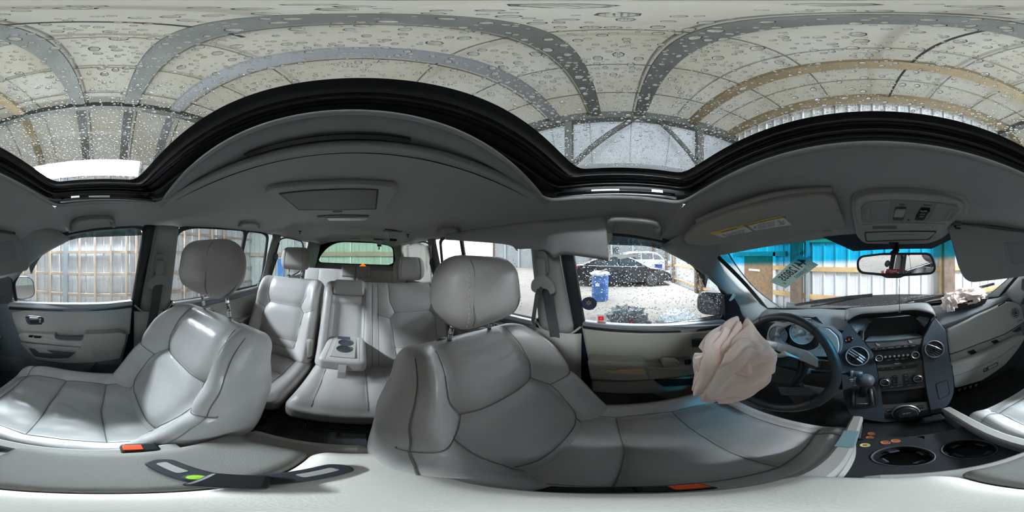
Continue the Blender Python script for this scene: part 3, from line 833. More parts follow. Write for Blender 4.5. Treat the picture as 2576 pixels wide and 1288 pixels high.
# ---- side glass, doors, pillars
FW = [(60, 675), (80, 645), (108, 618), (145, 600), (190, 588), (245, 580), (300, 576), (340, 574, 8), (362, 582, 10), (362, 625), (352, 690), (333, 757), (265, 763), (180, 765), (110, 763), (45, 760), (38, 715)]
fw3 = [PS(x, y, 0) for x, y in rnd(FW, 8)]
M_SIDEG = glass_mat('side_glass', (234, 237, 238), .06)
M_VISOR = glass_mat('smoked_rain_visor', (120, 136, 140), .1)
RW = [(-.36, -.30), (-.335, 0), (-.37, .10), (-.45, .122), (-.85, .145), (-.86, -.29)]
RQ = [(-.89, -.285), (-.88, .146), (-1.05, .148), (-1.12, .13), (-1.17, -.20), (-1.14, -.28)]
QW = [(-1.30, -.25), (-1.27, .05), (-1.33, .13), (-1.45, .15), (-1.8, .14), (-1.9, .06), (-1.95, -.22), (-1.7, -.27)]
wn = 3
def yz_outline(sd, pts, off, r=.03): return [S(sd, y, z, off) for y, z in rnd(pts, r)]
def grow(pts, g):
    c = [sum(p[0] for p in pts)/len(pts), sum(p[1] for p in pts)/len(pts)]; out = []
    n = len(pts)
    for i in range(n):
        a = Vector(pts[i-1][:2]); b = Vector(pts[i][:2]); d = Vector(pts[(i+1) % n][:2])
        e1 = (b-a).normalized(); e2 = (d-b).normalized(); nn1 = Vector((e1.y, -e1.x)); nn2 = Vector((e2.y, -e2.x)); m_ = (nn1+nn2)
        if m_.length < 1e-6: m_ = nn1
        m_.normalize()
        if m_.dot(b-Vector(c)) < 0 and abs(m_.dot(b-Vector(c))) > 0: m_ = -m_
        out.append((b.x+m_.x*g, b.y+m_.y*g))
    return out
def side_drops(name, sd, pts2, n, parent, rmin, rmax):
    import mathutils
    poly = [Vector(p[:2]) for p in pts2]; ys = [p.x for p in poly]; zs = [p.y for p in poly]; P_ = []; R_ = []; N_ = []
    def inside(y, z):
        c = False; j = len(poly)-1
        for i in range(len(poly)):
            if (poly[i].y > z) != (poly[j].y > z) and y < (poly[j].x-poly[i].x)*(z-poly[i].y)/(poly[j].y-poly[i].y)+poly[i].x: c = not c
            j = i
        return c
    k = 0
    while k < n:
        y = random.uniform(min(ys), max(ys)); z = random.uniform(min(zs), max(zs))
        if not inside(y, z): continue
        k += 1
        P_.append(S(sd, y, z, -.006)); R_.append(rmin+(rmax-rmin)*random.random()**3); N_.append((sd, 0, .23))
    return drops(name, P_, R_, N_, parent, M_WATER, seg=6)
fw_yz = [(p.y, p.z) for p in fw3]
for sd in (-1, 1):
    g_ = struct('window_%d' % wn); wn += 1
    gp = fw3 if sd > 0 else [mir(p) for p in fw3]
    slab('pane', gp, .004, M_SIDEG, g_, 0, d=(sd, 0, .2))
    side_drops('rain_beads', sd, fw_yz, 1000 if sd > 0 else 3400, g_, .0008, .0022 if sd > 0 else .0036)
    # smoked visor strip along the top edge, outside
    top = [(x, y) for x, y in crv([(72, 668), (85, 640), (112, 615), (148, 597), (190, 585), (245, 577), (300, 573), (352, 571)], 4, closed=False)]
    bot = [(x, y) for x, y in crv([(78, 690), (100, 650), (130, 625), (165, 608), (205, 598), (250, 596), (305, 594), (358, 592)], 4, closed=False)]
    q = [PS(x, y, -.02) for x, y in top+bot[::-1]]
    if sd < 0: q = [mir(p) for p in q]
    slab('rain_visor', q, .003, M_VISOR, g_, 0, d=(sd, 0, .2))
    ring('window_seal', [S(sd, y, z, .008) for y, z in grow(fw_yz, .018)], [S(sd, y, z, .008) for y, z in fw_yz], .012, M_RUBBER, g_, .002, d=(sd, 0, .2), n=110)
    for nm, pl, nd in (('pane', RW, 500), ('pane', RQ, 700), ):
        g_ = struct('window_%d' % wn); wn += 1
        slab('pane', yz_outline(sd, pl, 0), .004, M_SIDEG, g_, 0, d=(sd, 0, .2))
        side_drops('rain_beads', sd, pl, nd, g_, .0012, .003)
        ring('window_seal', yz_outline(sd, grow(pl, .024), .008, .03), yz_outline(sd, pl, .008), .014, M_RUBBER, g_, .002, d=(sd, 0, .2), n=80)
    g_ = struct('window_%d' % wn); wn += 1
    slab('pane', yz_outline(sd, QW, 0, .05), .004, M_SIDEG, g_, 0, d=(sd, 0, .2))
    ring('window_seal', yz_outline(sd, grow(QW, .015), .004, .05), yz_outline(sd, QW, .004, .05), .01, M_RUBBER, g_, .002, d=(sd, 0, .2), n=80)
def strip(name, ya, yb, zs, sd, off, m, parent, th=.012):
    """pillar plate on the cabin side; ya(z), yb(z) edges"""
    A = [S(sd, ya(z), z, off) for z in zs]; Bq = [S(sd, yb(z), z, off) for z in zs]
    vs2 = []; fs2 = []; k = 8
    for a, b in zip(A, Bq):
        for j in range(k+1):
            t = j/k; p = a.lerp(b, t); p.x -= sd*.02*math.sin(PI*t)**.6; vs2.append(p)
    for i in range(len(zs)-1):
        for j in range(k): q = i*(k+1)+j; fs2.append([q, q+1, q+k+2, q+k+1])
    return mk(name, vs2, fs2, m, parent, smooth=True, solid=.004)
zz = list(np.linspace(-.34, .12, 10)); zl = list(np.linspace(-1.02, -.33, 8))
front_edge = lambda z: -.155-.14*max(0, (z+.31))/.4
tn = 5
for sd in (-1, 1):
    t = struct('trim_%d' % tn); tn += 1            # B pillar
    strip('pillar_cover', lambda z: -.185-.05*max(0, (z+.31))/.4, lambda z: -.352, zz, sd, .022, M_PILLAR, t)
    strip('door_frame', lambda z: -.135-.04*max(0, (z+.31))/.4, lambda z: -.19-.05*max(0, (z+.31))/.4, zz, sd, .004, M_RUBBER, t)
    strip('lower_cover', lambda z: -.15, lambda z: -.37, zl, sd, .03, M_TRIM, t)
    tube('cover_edge', [S(sd, y, z, .04) for y, z in crv([(-.15, -.29), (-.2, -.335), (-.27, -.345), (-.33, -.33), (-.36, -.29)], 5, closed=False)], .005, M_TRIM, t)
    t = struct('trim_%d' % tn); tn += 1            # C pillar
    strip('pillar_cover', lambda z: -1.15-.03*(z+.3), lambda z: -1.29, list(np.linspace(-.34, .16, 8)), sd, .02, M_PILLAR, t)
    strip('lower_cover', lambda z: -1.10, lambda z: -1.9, list(np.linspace(-.9, -.25, 8)), sd, .03, M_TRIM, t)
    t = struct('trim_%d' % tn); tn += 1            # D pillar
    strip('pillar_cover', lambda z: -1.93-.03*(z+.3), lambda z: -2.44, list(np.linspace(-.34, .16, 8)), sd, .02, M_LINER_D, t)
    strip('lower_cover', lambda z: -1.88, lambda z: -2.44, list(np.linspace(-.9, -.25, 8)), sd, .03, M_TRIM, t)
    # strip of trim filling between quarter glass and roof
# ---- tailgate
tg = struct('window_11')
oy = -2.44
out = [(XC-.68, oy, -.6), (XC+.68, oy, -.6), (XC+.66, oy, .05), (XC+.6, oy, .27), (XC-.6, oy, .27), (XC-.66, oy, .05)]
inn2 = rnd([(-.575, -.12), (.575, -.12), (.565, .10), (.53, .165), (.28, .20), (-.28, .20), (-.53, .165), (-.565, .10)], .06)
inn = [Vector((XC+x+.01, oy, z)) for x, z in inn2]
ring('tailgate_frame', [Vector(p) for p in out], inn, .02, M_LINER_D, tg, .002, d=(0, -1, 0), n=96)
ring('window_seal', [Vector((p.x*1.0+(p.x-XC)*.03, oy+.004, p.z+(p.z-.05)*.08)) for p in inn], [p+Vector((0, .004, 0)) for p in inn], .01, M_RUBBER, tg, .002, d=(0, -1, 0), n=96)
slab('pane', [p+Vector((0, -.012, 0)) for p in inn], .004, glass_mat('rear_glass', (216, 232, 220), .06), tg, 0, d=(0, -1, 0))
for i in range(7): tube('heater_wire', [(XC-.54, oy-.010, -.08+.038*i), (XC+.56, oy-.010, -.08+.038*i)], .0008, mat('heater_wire', (150, 110, 70), .5), tg, seg=4)
# ---- floor, outer skin, bonnet
fl = struct('floor')
box('carpet', (XC, -.7, -1.04), (1.62, 3.4, .03), M_CARPET, fl, .004)
box('toe_board', (XC, 1.12, -.72), (1.6, .04, .7), M_CARPET, fl, .004, rot=E(-18, 0, 0))
vs = []; fs = []
prof = [(-.78, -1.02), (-.78, -.99), (-.16, -.99), (-.12, -.94), (.12, -.94), (.16, -.99), (.78, -.99)]
def tun(a, b): x, z = prof[min(len(prof)-1, int(round(b*(len(prof)-1))))]; return Vector((XC+x, 1.05-2.3*a, z))
grid(12, len(prof)-1, tun); mk('tunnel_carpet', vs, fs, M_CARPET, fl)
for y in (-1.15, -1.3): box('seat_track', (XC, y, -1.01), (1.1, .03, .03), M_BLACKG, fl, .003)
M_PAINT = mat('dark_blue_car_paint', (30, 44, 66), .2, coat=1)
bs = struct('car_body')
for sd in (-1, 1):
    vs = []; fs = []
    grid(20, 5, lambda a, b: Vector((XC+sd*(.86*taper(1.0-3.45*a)+.05*math.sin(PI*b)), 1.0-3.45*a, -.325-.85*b))); mk('side_skin', vs, fs, M_PAINT, bs, smooth=True)
    vs = []; fs = []
    grid(24, 1, lambda a, b: Vector((XC+sd*(HW(.75-3.2*a, -.31)-.004+.09*b), .75-3.2*a, -.318-.01*b))); mk('window_sill', vs, fs, M_BLACK, bs, smooth=True)
box('underbody', (XC, -.7, -1.12), (1.6, 3.5, .08), M_BLACK, bs, .01)
box('tail_panel', (XC, -2.5, -.72), (1.4, .05, .8), M_PAINT, bs, .02)
vs = []; fs = []
def hood(a, b):
    x = (2*a-1)*.78; y = 1.1+b*.95-.12*(2*a-1)**2; ridge = math.exp(-((a-.72)/.17)**2)*.105*math.exp(-(b/.35)**2)
    return Vector((XC+x, y, -.405-.10*b*b-.05*(2*a-1)**2+ridge+.012*math.sin(a*34)*math.exp(-b*4)))
grid(60, 14, hood); mk('bonnet', vs, fs, mat('wet_dark_paint', (12, 13, 15), .75, bump=.6, bscale=60, spec=.15), bs, smooth=True, solid=.01)
vs = []; fs = []
grid(20, 2, lambda a, b: B(2*a-1)*1.0+Vector((0, .02+.13*b, -.02-.03*b))); mk('cowl_panel', vs, fs, M_BLACK, bs, smooth=True)
pts = []; rr = []; nn = []
for i in range(900):
    a = random.uniform(.35, .98); b = abs(random.gauss(0, .12)); pts.append(hood(a, b)+Vector((0, 0, .006))); rr.append(random.uniform(.0012, .003)); nn.append((0, 0, 1))
drops('rain_beads', pts, rr, nn, bs, M_WATER, seg=6)
# ---- door inner panels
def pslab(name, px, off, th, m, parent, r=4., bevel=.003, side=None, flip=1):
    return slab(name, [PS(x, y, off) for x, y in rnd(px, r)], th, m, parent, bevel, d=(1 if px[0][0] < 900 else -1, 0, 0))
dR = struct('door_2')
pslab('door_panel', [(-110, 800), (-60, 770), (20, 763), (335, 758), (322, 850), (292, 955), (262, 1060), (-60, 1080), (-110, 960)], .03, .02, mat('door_blue_grey', (108, 116, 121), .6, bump=.2, bscale=600), dR, 3)
pslab('belt_moulding', [(18, 768), (30, 760), (100, 763), (180, 765), (265, 764), (331, 757), (333, 768), (265, 775), (180, 777), (95, 775), (20, 771)], .045, .03, M_SILVER, dR, 2, .004)
pslab('belt_shadow_strip', [(22, 772), (95, 776), (180, 779), (265, 777), (333, 769), (333, 773), (265, 781), (180, 783), (95, 781), (22, 779)], .04, .02, M_BLACK, dR, 1, .002)
pslab('upper_insert', [(28, 786, 6), (62, 782), (180, 784), (332, 775), (327, 842), (212, 845), (140, 848), (46, 842), (34, 812)], .045, .02, M_TRIM, dR, 5, .006)
pslab('lower_insert', [(50, 862), (120, 868), (198, 874), (312, 868), (302, 902), (235, 912), (160, 914), (92, 905), (72, 888)], .06, .04, M_TRIM, dR, 4, .006)
ar = pslab('armrest', [(44, 842), (60, 838), (138, 842), (139, 852), (150, 857), (204, 858), (213, 842), (312, 838), (318, 845), (314, 868), (204, 874), (120, 866), (52, 858)], .085, .06, M_TRIM, dR, 4, .008)
pslab('armrest_pad', [(212, 841), (300, 837), (317, 841), (313, 870), (300, 881), (196, 883), (205, 872)], .095, .06, M_LEATHER_D, dR, 5, .008)
pslab('pull_cup', [(138, 843), (150, 853), (203, 856), (208, 848), (150, 846)], .0955, .012, M_TRIM_D, dR, 3, .002)
pslab('pocket_recess', [(72, 876, 5), (110, 879), (191, 886), (172, 901), (130, 902), (88, 897)], .064, .01, M_TRIM_D, dR, 4, .002)
tube('pocket_rim', [PS(x, y, .066) for x, y in rnd([(70, 874), (110, 877), (193, 885), (174, 903), (130, 904), (86, 899)], 5)], .0028, M_TRIM, dR, closed=True, seg=6)
pslab('map_pocket', [(78, 908), (160, 915), (243, 910), (226, 930), (205, 945), (165, 947), (92, 940)], .05, .02, M_DASH, dR, 6, .004)
h = pslab('handle_bezel', [(62, 797), (70, 794), (108, 796), (112, 800), (111, 816), (106, 818), (72, 817), (66, 810)], .05, .014, M_CHROME, dR, 4, .002)
pslab('handle_cup', [(74, 800), (104, 801), (105, 813), (78, 813)], .0515, .01, M_BLACK, dR, 2, .001)
pslab('handle_lever', [(72, 799), (96, 800), (97, 805), (75, 805)], .056, .006, M_SILVER, dR, 2, .001)
pslab('lock_knob', [(98, 802), (103, 802), (103, 812), (98, 812)], .054, .004, M_SILVER, dR, 1, .001)
for q in ([(72, 844), (83, 844), (81, 849), (71, 848)], [(86, 845), (103, 847), (101, 851), (85, 850)]): pslab('window_switch', q, .098, .008, M_BLACKG, dR, 1, .001)
pslab('speaker_grille', [(-60, 888), (52, 899), (76, 938), (-20, 930), (-60, 925)], .045, .02, M_DASH, dR, 4, .003)
for i in range(13):
    a = PS(-20+5*i*.1, 893+3*i, .047); b = PS(48+1.8*i, 902+2.7*i, .047); tube('grille_rib', [a, b], .0014, M_TRIM, dR, seg=4)
pslab('sill_trim', [(-90, 930), (60, 940), (100, 955), (240, 965), (230, 985), (60, 975), (-90, 960)], .05, .03, M_DASH, dR, 4, .004)
pslab('mirror_corner', [(-6, 702), (18, 696), (28, 702), (28, 757), (20, 766), (-10, 764)], .03, .02, M_TRIM_D, dR, 2, .003)
dL = struct('door_3')
pslab('door_panel', [(1463, 818), (1560, 826), (1700, 823), (1850, 812), (1900, 850), (1880, 1080), (1500, 1080), (1485, 930)], .03, .02, mat('door_shade_grey', (114, 111, 104), .6, bump=.2, bscale=600), dL, 3)
pslab('belt_moulding', [(1464, 813), (1470, 809), (1560, 818), (1650, 820), (1740, 815), (1825, 806), (1826, 817), (1740, 827), (1650, 832), (1560, 830), (1467, 820)], .045, .03, M_SILVER, dL, 2, .004)
pslab('belt_shadow_strip', [(1465, 820), (1560, 831), (1650, 833), (1740, 829), (1826, 818), (1827, 824), (1740, 835), (1650, 838), (1560, 836), (1466, 826)], .04, .02, M_RUBBER, dL, 1, .002)
pslab('upper_insert', [(1467, 828), (1560, 837), (1650, 839), (1745, 836), (1840, 826), (1838, 885), (1745, 895), (1650, 905), (1560, 912), (1480, 905)], .045, .02, mat('door_insert_shade_grey', (132, 128, 118), .6, bump=.15, bscale=700), dL, 5, .006)  # insert colour darkened as well, holding the shade of the driver door
pslab('armrest', [(1477, 908), (1560, 911), (1620, 908), (1632, 925), (1660, 925), (1720, 920), (1740, 902), (1850, 890), (1850, 918), (1780, 935), (1700, 950), (1600, 957), (1560, 958), (1485, 955)], .085, .06, M_TRIM2, dL, 5, .008)
pslab('armrest_pad', [(1478, 906), (1618, 910), (1624, 925), (1634, 955), (1560, 958), (1486, 950)], .10, .06, M_TRIM2, dL, 6, .008)
pslab('torn_patch', [(1517, 931), (1545, 933), (1560, 930), (1619, 927), (1625, 942), (1590, 942), (1560, 939), (1535, 940)], .1045, .003, mat('torn_foam', (176, 152, 116), .9, bump=.6, bscale=90), dL, 2, .001)
pslab('grab_handle', [(1664, 912), (1672, 906), (1702, 907), (1712, 913), (1704, 922), (1668, 924)], .10, .03, M_TRIM2, dL, 4, .005)
pslab('lower_insert', [(1650, 955), (1740, 948), (1850, 930), (1850, 990), (1700, 1010), (1640, 990), (1490, 985), (1490, 960)], .055, .03, M_TRIM2, dL, 5, .005)
pslab('pocket_recess', [(1645, 957), (1700, 955), (1780, 948), (1850, 938), (1850, 952), (1770, 965), (1668, 973)], .062, .02, M_BLACK, dL, 5, .003)
pslab('map_pocket', [(1575, 985), (1660, 990), (1800, 975), (1860, 970), (1860, 1060), (1620, 1060)], .05, .02, M_TRIM_D, dL, 6, .003)
for q in ([(1724, 908), (1731, 907), (1731, 913), (1724, 914)], [(1733, 907), (1740, 906), (1740, 912), (1733, 913)], [(1724, 915), (1738, 913), (1738, 917), (1725, 919)]): pslab('window_switch', q, .098, .01, M_BLACKG, dL, 1, .001)
pslab('handle_bezel', [(1738, 852), (1775, 850), (1775, 872), (1740, 874)], .05, .01, M_CHROME, dL, 3, .001)
pslab('handle_cup', [(1741, 855), (1773, 853), (1773, 869), (1743, 871)], .052, .01, M_BLACK, dL, 3, .001)
pslab('mirror_corner', [(1822, 742), (1842, 740), (1872, 790), (1874, 812), (1826, 806)], .03, .02, M_BLACK, dL, 2, .003)
# rear doors
for sd, nm in ((-1, 'door_4'), (1, 'door_5')):
    d = struct(nm)
    def yzs(name, pts, off, th, m, r=.02, bv=.004): return slab(name, [S(sd, y, z, off) for y, z in rnd(pts, r)], th, m, d, bv, d=(sd, 0, 0))
    yzs('door_panel', [(-.37, -.32), (-1.14, -.31), (-1.18, -.45), (-1.1, -1.0), (-.38, -1.0)], .03, .02, M_DASH)
    yzs('belt_moulding', [(-.37, -.295), (-1.13, -.285), (-1.13, -.31), (-.37, -.32)], .045, .03, M_SILVER, .004)
    yzs('upper_insert', [(-.40, -.35), (-1.08, -.34), (-1.10, -.5), (-.40, -.52)], .045, .02, M_TRIM)
    yzs('armrest', [(-.40, -.52), (-1.05, -.5), (-1.05, -.58), (-.40, -.6)], .09, .06, M_TRIM, .02, .01)
    yzs('handle_bezel', [(-.46, -.36), (-.62, -.36), (-.62, -.43), (-.46, -.43)], .052, .01, M_CHROME, .012)
    yzs('handle_cup', [(-.47, -.37), (-.605, -.37), (-.605, -.42), (-.47, -.42)], .054, .01, M_BLACK, .008)
    yzs('map_pocket', [(-.42, -.68), (-.9, -.68), (-.85, -.9), (-.42, -.9)], .05, .02, M_TRIM_D)
# ================================================================ SEATS
def T(x, y, z): return Matrix.Translation((x, y, z))
def RX(a): return Matrix.Rotation(R(a), 4, 'X')
def RZ(a): return Matrix.Rotation(R(a), 4, 'Z')
def sst(x, a, b): t = np.clip((x-a)/(b-a), 0, 1); return t*t*(3-2*t)
def front_seat(cx, label, flip, mseat, torn=False):
    t = thing('front_row_seat', label, 'seat', (cx, .1, -.95))
    ln = 28.0
    Mb = T(cx, -.236, -.524) @ RX(ln)
    def dback(V, U, Tt, f):
        h = Tt                                     # -.31 .. .31
        sc = 1-.20*sst(h, .12, .31)-.06*sst(-h, .2, .31)
        V[:, 0] *= sc
        bol = sst(np.abs(U), .125, .205)*(1-.45*sst(h, .17, .31))
        V[:, 1] += (V[:, 1] > -.02)*f*.066*bol*(1-.75*sst(-h, .17, .29))
        V[:, 0] *= 1+.075*np.exp(-((h+.04)/.13)**2)-.07*sst(-h, .2, .31)
        V[:, 1] -= .045*sst(h, .2, .31)*0+.02*sst(h, .22, .31)
        V[:, 1] += f*.012*np.exp(-((h+.12)/.09)**2)*(np.abs(U) < .15)
        V[:, 2] += .012*np.cos(np.clip(U/.25, -1, 1)*PI/2)*(h > .28)
        return V
    k = .125
    seams = [[(-.115, .095), (.115, .095), (.15, .03), (.125, -.21), (-.125, -.21), (-.15, .03), (-.115, .095)],
             [(-.115, .095), (-.135, .15), (-.155, .30)], [(.115, .095), (.135, .15), (.155, .30)],
             [(-.15, .03), (-.27, .06)], [(.15, .03), (.27, .06)], [(-.125, -.16), (.125, -.16)],
             [(-.235, .30), (-.225, .0), (-.24, -.31)], [(.235, .30), (.225, .0), (.24, -.31)]]
    pad('backrest', (.50, .15, .62), .05, .0075, mseat, t, Mb, dback, seams, gd=.006, gw=.006, puff=.010, pw=.028)
    pad('back_shell', (.47, .05, .56), .024, .03, M_TRIM, t, T(cx, -.236, -.524) @ RX(ln) @ T(0, -.07, -.02), lambda V, U, Tt, f: (V.__setitem__((slice(None), 0), V[:, 0]*(1-.2*sst(Tt, .1, .3))), V)[1])
    Mc = T(cx, .115, -.715) @ RX(3)
    def dc(V, U, Tt, f):
        bol = sst(np.abs(U), .15, .215)
        V[:, 2] += f*(.034*bol-.045*sst(Tt, .19, .27)-.012*np.exp(-(U/.1)**2-((Tt+.1)/.12)**2))
        V[:, 0] *= 1-.05*sst(Tt, .1, .26)
        wr = np.array([noise.noise(Vector((a*14, b*9, 3+flip)))*.5+noise.noise(Vector((a*30, b*22, flip)))*.3 for a, b in zip(U, Tt)])
        V[:, 2] += f*(.010 if flip > 0 else .005)*wr*(np.abs(U) < .2)
        return V
    seams = [[(-.168, -.26), (-.172, .05), (-.158, .25)], [(.168, -.26), (.172, .05), (.158, .25)], [(-.17, .045), (0, .055), (.17, .045)], [(-.17, -.115), (0, -.10), (.17, -.115)], [(-.25, .19), (-.19, .21), (.19, .21), (.25, .19)], [(-.232, -.26), (-.236, .2)], [(.232, -.26), (.236, .2)]]
    pad('cushion', (.50, .53, .15), .045, .0075, mseat, t, Mc, dc, seams, gd=.007, gw=.006, puff=.010, pw=.03, axis=2)
    # base and side covers
    for sd in (-1, 1):
        y0, y1 = -.2, .33
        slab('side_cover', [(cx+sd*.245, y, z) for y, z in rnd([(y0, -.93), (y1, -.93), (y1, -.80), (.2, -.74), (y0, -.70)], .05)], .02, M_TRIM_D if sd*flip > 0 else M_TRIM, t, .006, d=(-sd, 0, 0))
    box('seat_base', (cx, .08, -.86), (.42, .44, .14), M_BLACK, t, .02)
    for sd in (-1, 1): box('seat_rail', (cx+sd*.19, .08, -.975), (.04, .56, .10), M_BLACKG, t, .006)
    # posts and head restraint
    hx = cx; hy = -.335; hz = -.085 if cx < 0 else -.055
    top = Mb @ Vector((0, .0, .31))
    for sd in (-1, 1):
        a = Mb @ Vector((sd*.072, -.005, .28)); b = Vector((hx+sd*.072, hy-.005, hz-.05))
        tube('headrest_post', [a, b], .0062, M_CHROME, t, seg=14)
        c = Mb @ Vector((sd*.072, -.005, .312)); n = (b-a).normalized()
        lathe('post_collar', [(.0, -.006), (.021, -.006), (.022, 0), (.017, .007), (.008, .010)], M_TRIM_D, t, c, n, 20)
        for q in (.35, .5, .65): 
            p = a.lerp(b, q); lathe('notch', [(.0064, -.0015), (.0064, .0015)], M_BLACK, t, p, n, 12)
    Mh = T(hx, hy, hz) @ RX(8)
    def dh(V, U, Tt, f):
        V[:, 0] *= 1-.10*sst(Tt, .0, .10)-.16*sst(-Tt, .02, .095)
        V[:, 1] += .018*f*np.cos(np.clip(U/.13, -1, 1)*PI/2)
        V[:, 1] -= (V[:, 1] < 0)*-.02*sst(-Tt, 0, .09)
        V[:, 1] += .012*sst(Tt, 0, .1)*0
        return V
    pad('headrest', (.268, .135, .19), .062, .009, M_LEATHER, t, Mh, dh, [[(-.088, -.1), (-.078, 0), (-.074, .1)], [(.088, -.1), (.078, 0), (.074, .1)]], gd=.004, gw=.0028, puff=.002, pw=.015)
    # row of stitches beside each headrest seam
    for sd in (-1, 1):
        for i in range(16):
            z = -.072+.0098*i; x = sd*(.094-.012*(i/16)); 
            yy = .0675+.018*math.cos(min(1, abs(x)/.13)*PI/2)-.003
            if abs(z) > .045: yy -= (abs(z)-.045)**2*11
            tube('stitch', [Mh @ Vector((x, yy, z)), Mh @ Vector((x, yy, z+.005))], .0008, mat('pale_thread', (190, 186, 176), .8), t, seg=4)
    return t, Mb, Mc, Mh
sp_, MbP, McP, _ = front_seat(.443, 'front passenger seat in grey leather with worn cushion in a lamp-lit tone and its head restraint', 1, M_LEATHER2)
sd_, MbD, McD, _ = front_seat(-.297, 'driver seat in grey leather with a side bolster torn open at the outer edge', -1, M_LEATHER)
# seam split down the outer side of the driver backrest, foam showing
q = [MbD @ Vector((x, y, z)) for x, y, z in ((-.218, .085, .245), (-.235, .088, .18), (-.243, .09, .10), (-.25, .092, .02), (-.256, .09, -.06))]
tag(tube('torn_seam', crv([tuple(p) for p in q], 6, closed=False), [.003+.006*math.sin(PI*i/24) for i in range(25)], M_FOAM, sd_, seg=7), 'yellow foam in the split seam')
for k in range(7):
    p = q[0].lerp(q[4], .1+k*.13)+Vector((-.004+random.uniform(-.004, .004), .006, 0)); box('torn_thread', p, (.004, .006, .018), M_LEATHER_D, sd_, .001, rot=E(random.uniform(-40, 40), 30, 20))
p = PS(2030/4.95, 740+240/4.95, .1)
# side airbag tag on the passenger seat
p = P(410, 789, X=.66); 
lb = box('airbag_tag', p, (.004, .016, .04), M_BLACK, sp_, .001, rot=E(25, 0, 0))
# ---- second row
def row_seat(label, cx, w, ytop, ztop, hr, seams, lean=22, name='second_row_seat'):
    t = thing(name, label, 'seat', (cx, -.8, -.95)); th = .14; Hh = .60
    dn = Vector((0, math.sin(R(lean)), -math.cos(R(lean)))); nn_ = Vector((0, math.cos(R(lean)), math.sin(R(lean))))
    c = Vector((cx, ytop, ztop))+dn*Hh/2-nn_*th/2
    M = T(*c) @ RX(lean)
    return t, M, w, th, Hh
def d2(w, n=1):
    def f_(V, U, Tt, f):
        V[:, 1] += f*.03*sst(np.abs(U), w/2-.11, w/2-.03)*(1-.5*sst(Tt, .15, .3))
        V[:, 1] -= .02*sst(Tt, .2, .3)
        return V
    return f_
def hexa(cx, w=.115, top=.09, bot=-.20):
    return [[(cx-w, top), (cx+w, top), (cx+w+.03, top-.04), (cx+w+.012, bot), (cx-w-.012, bot), (cx-w-.03, top-.04), (cx-w, top)], [(cx-w, top), (cx-w-.03, .16), (cx-w-.035, .3)], [(cx+w, top), (cx+w+.03, .16), (cx+w+.035, .3)], [(cx-w-.03, top-.04), (cx-w-.11, top-.01)], [(cx+w+.03, top-.04), (cx+w+.11, top-.01)], [(cx-w-.012, bot+.055), (cx+w+.012, bot+.055)]]
def headrest2(t, x, y, z, w=.225, h=.165, posts=True):
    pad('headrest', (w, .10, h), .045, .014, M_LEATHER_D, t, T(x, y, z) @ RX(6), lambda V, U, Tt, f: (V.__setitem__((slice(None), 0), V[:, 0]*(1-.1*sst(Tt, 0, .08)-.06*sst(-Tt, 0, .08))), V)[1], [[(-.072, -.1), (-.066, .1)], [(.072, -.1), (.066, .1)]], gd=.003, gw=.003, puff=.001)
    if posts:
        for s in (-1, 1):
            tube('headrest_post', [(x+s*.05, y-.005, z-.06), (x+s*.05, y+.01, z-.155)], .006, M_CHROME, t)
            lathe('post_collar', [(0, -.004), (.016, -.004), (.014, .004), (.006, .007)], M_TRIM_D, t, (x+s*.05, y+.008, z-.128), (0, 0, 1), 14)
t, M, w, th, Hh = row_seat('second row seat behind the front passenger seat, lit leather with tall head restraint', .492, .48, -1.05, -.155, None, None)
pad('backrest', (w, th, Hh), .05, .012, M_LEATHER, t, M, d2(w), hexa(0), gd=.005, gw=.005, puff=.007)
headrest2(t, .467, -1.10, -.035)
cuM = T(.485, -.70, -.755) @ RX(2)
pad('cushion', (.47, .46, .15), .05, .012, M_LEATHER, t, cuM, lambda V, U, Tt, f: (V.__setitem__((slice(None), 2), V[:, 2]-f*.03*sst(Tt, .15, .23)), V)[1], [[(-.15, -.23), (-.15, .2)], [(.15, -.23), (.15, .2)], [(-.15, .02), (.15, .02)]], gd=.005, gw=.005, puff=.007, axis=2)
box('seat_base', (.485, -.72, -.88), (.38, .36, .10), M_BLACK, t, .01)
for x in (.36, .56): tube('floor_foot', [(x-.03, -.5, -.93), (x+.04, -.46, -.965)], .02, M_TRIM, t, seg=10)
box('foot_cover', (.45, -.46, -.985), (.30, .12, .03), M_TRIM_D, t, .012)
pad('recliner_cover', (.05, .1, .14), .02, .03, M_TRIM, t, T(.275, -.90, -.60) @ RX(15))
t, M, w, th, Hh = row_seat('wide second row seat behind the driver with folded-down centre armrest', -.165, .80, -1.05, -.155, None, None, name='second_row_seat')
ctr = .235
def dd(V, U, Tt, f):
    V = d2(.80)(V, U, Tt, f)
    V[:, 1] += f*(-.032*((np.abs(U-ctr) < .098) & (Tt < .245)))       # hollow behind the armrest
    V[:, 1] += f*.014*((np.abs(U-ctr) < .095) & (Tt > .15) & (Tt < .30))
    return V
pad('backrest', (w, th, Hh), .05, .011, M_LEATHER, t, M, dd, hexa(-.17)+[[(.05, -.3), (.05, .3)], [(.085, -.3), (.085, .3)], [(.135, -.3), (.135, .3)], [(.335, -.3), (.335, .3)]], gd=.005, gw=.005, puff=.005)
pad('centre_head_pad', (.195, .07, .10), .022, .015, M_LEATHER_D, t, M @ T(ctr, .06, .245))
headrest2(t, -.335, -1.10, -.078, posts=False)
pad('cushion', (.79, .46, .15), .05, .012, M_LEATHER, t, T(-.165, -.70, -.755) @ RX(2), lambda V, U, Tt, f: (V.__setitem__((slice(None), 2), V[:, 2]-f*.03*sst(Tt, .15, .23)), V)[1], [[(-.22, -.23), (-.2, .2)], [(.03, -.23), (.03, .2)], [(.12, -.23), (.12, .2)], [(.33, -.23), (.30, .2)], [(-.36, -.23), (-.34, .2)]], gd=.005, gw=.005, puff=.007, axis=2)
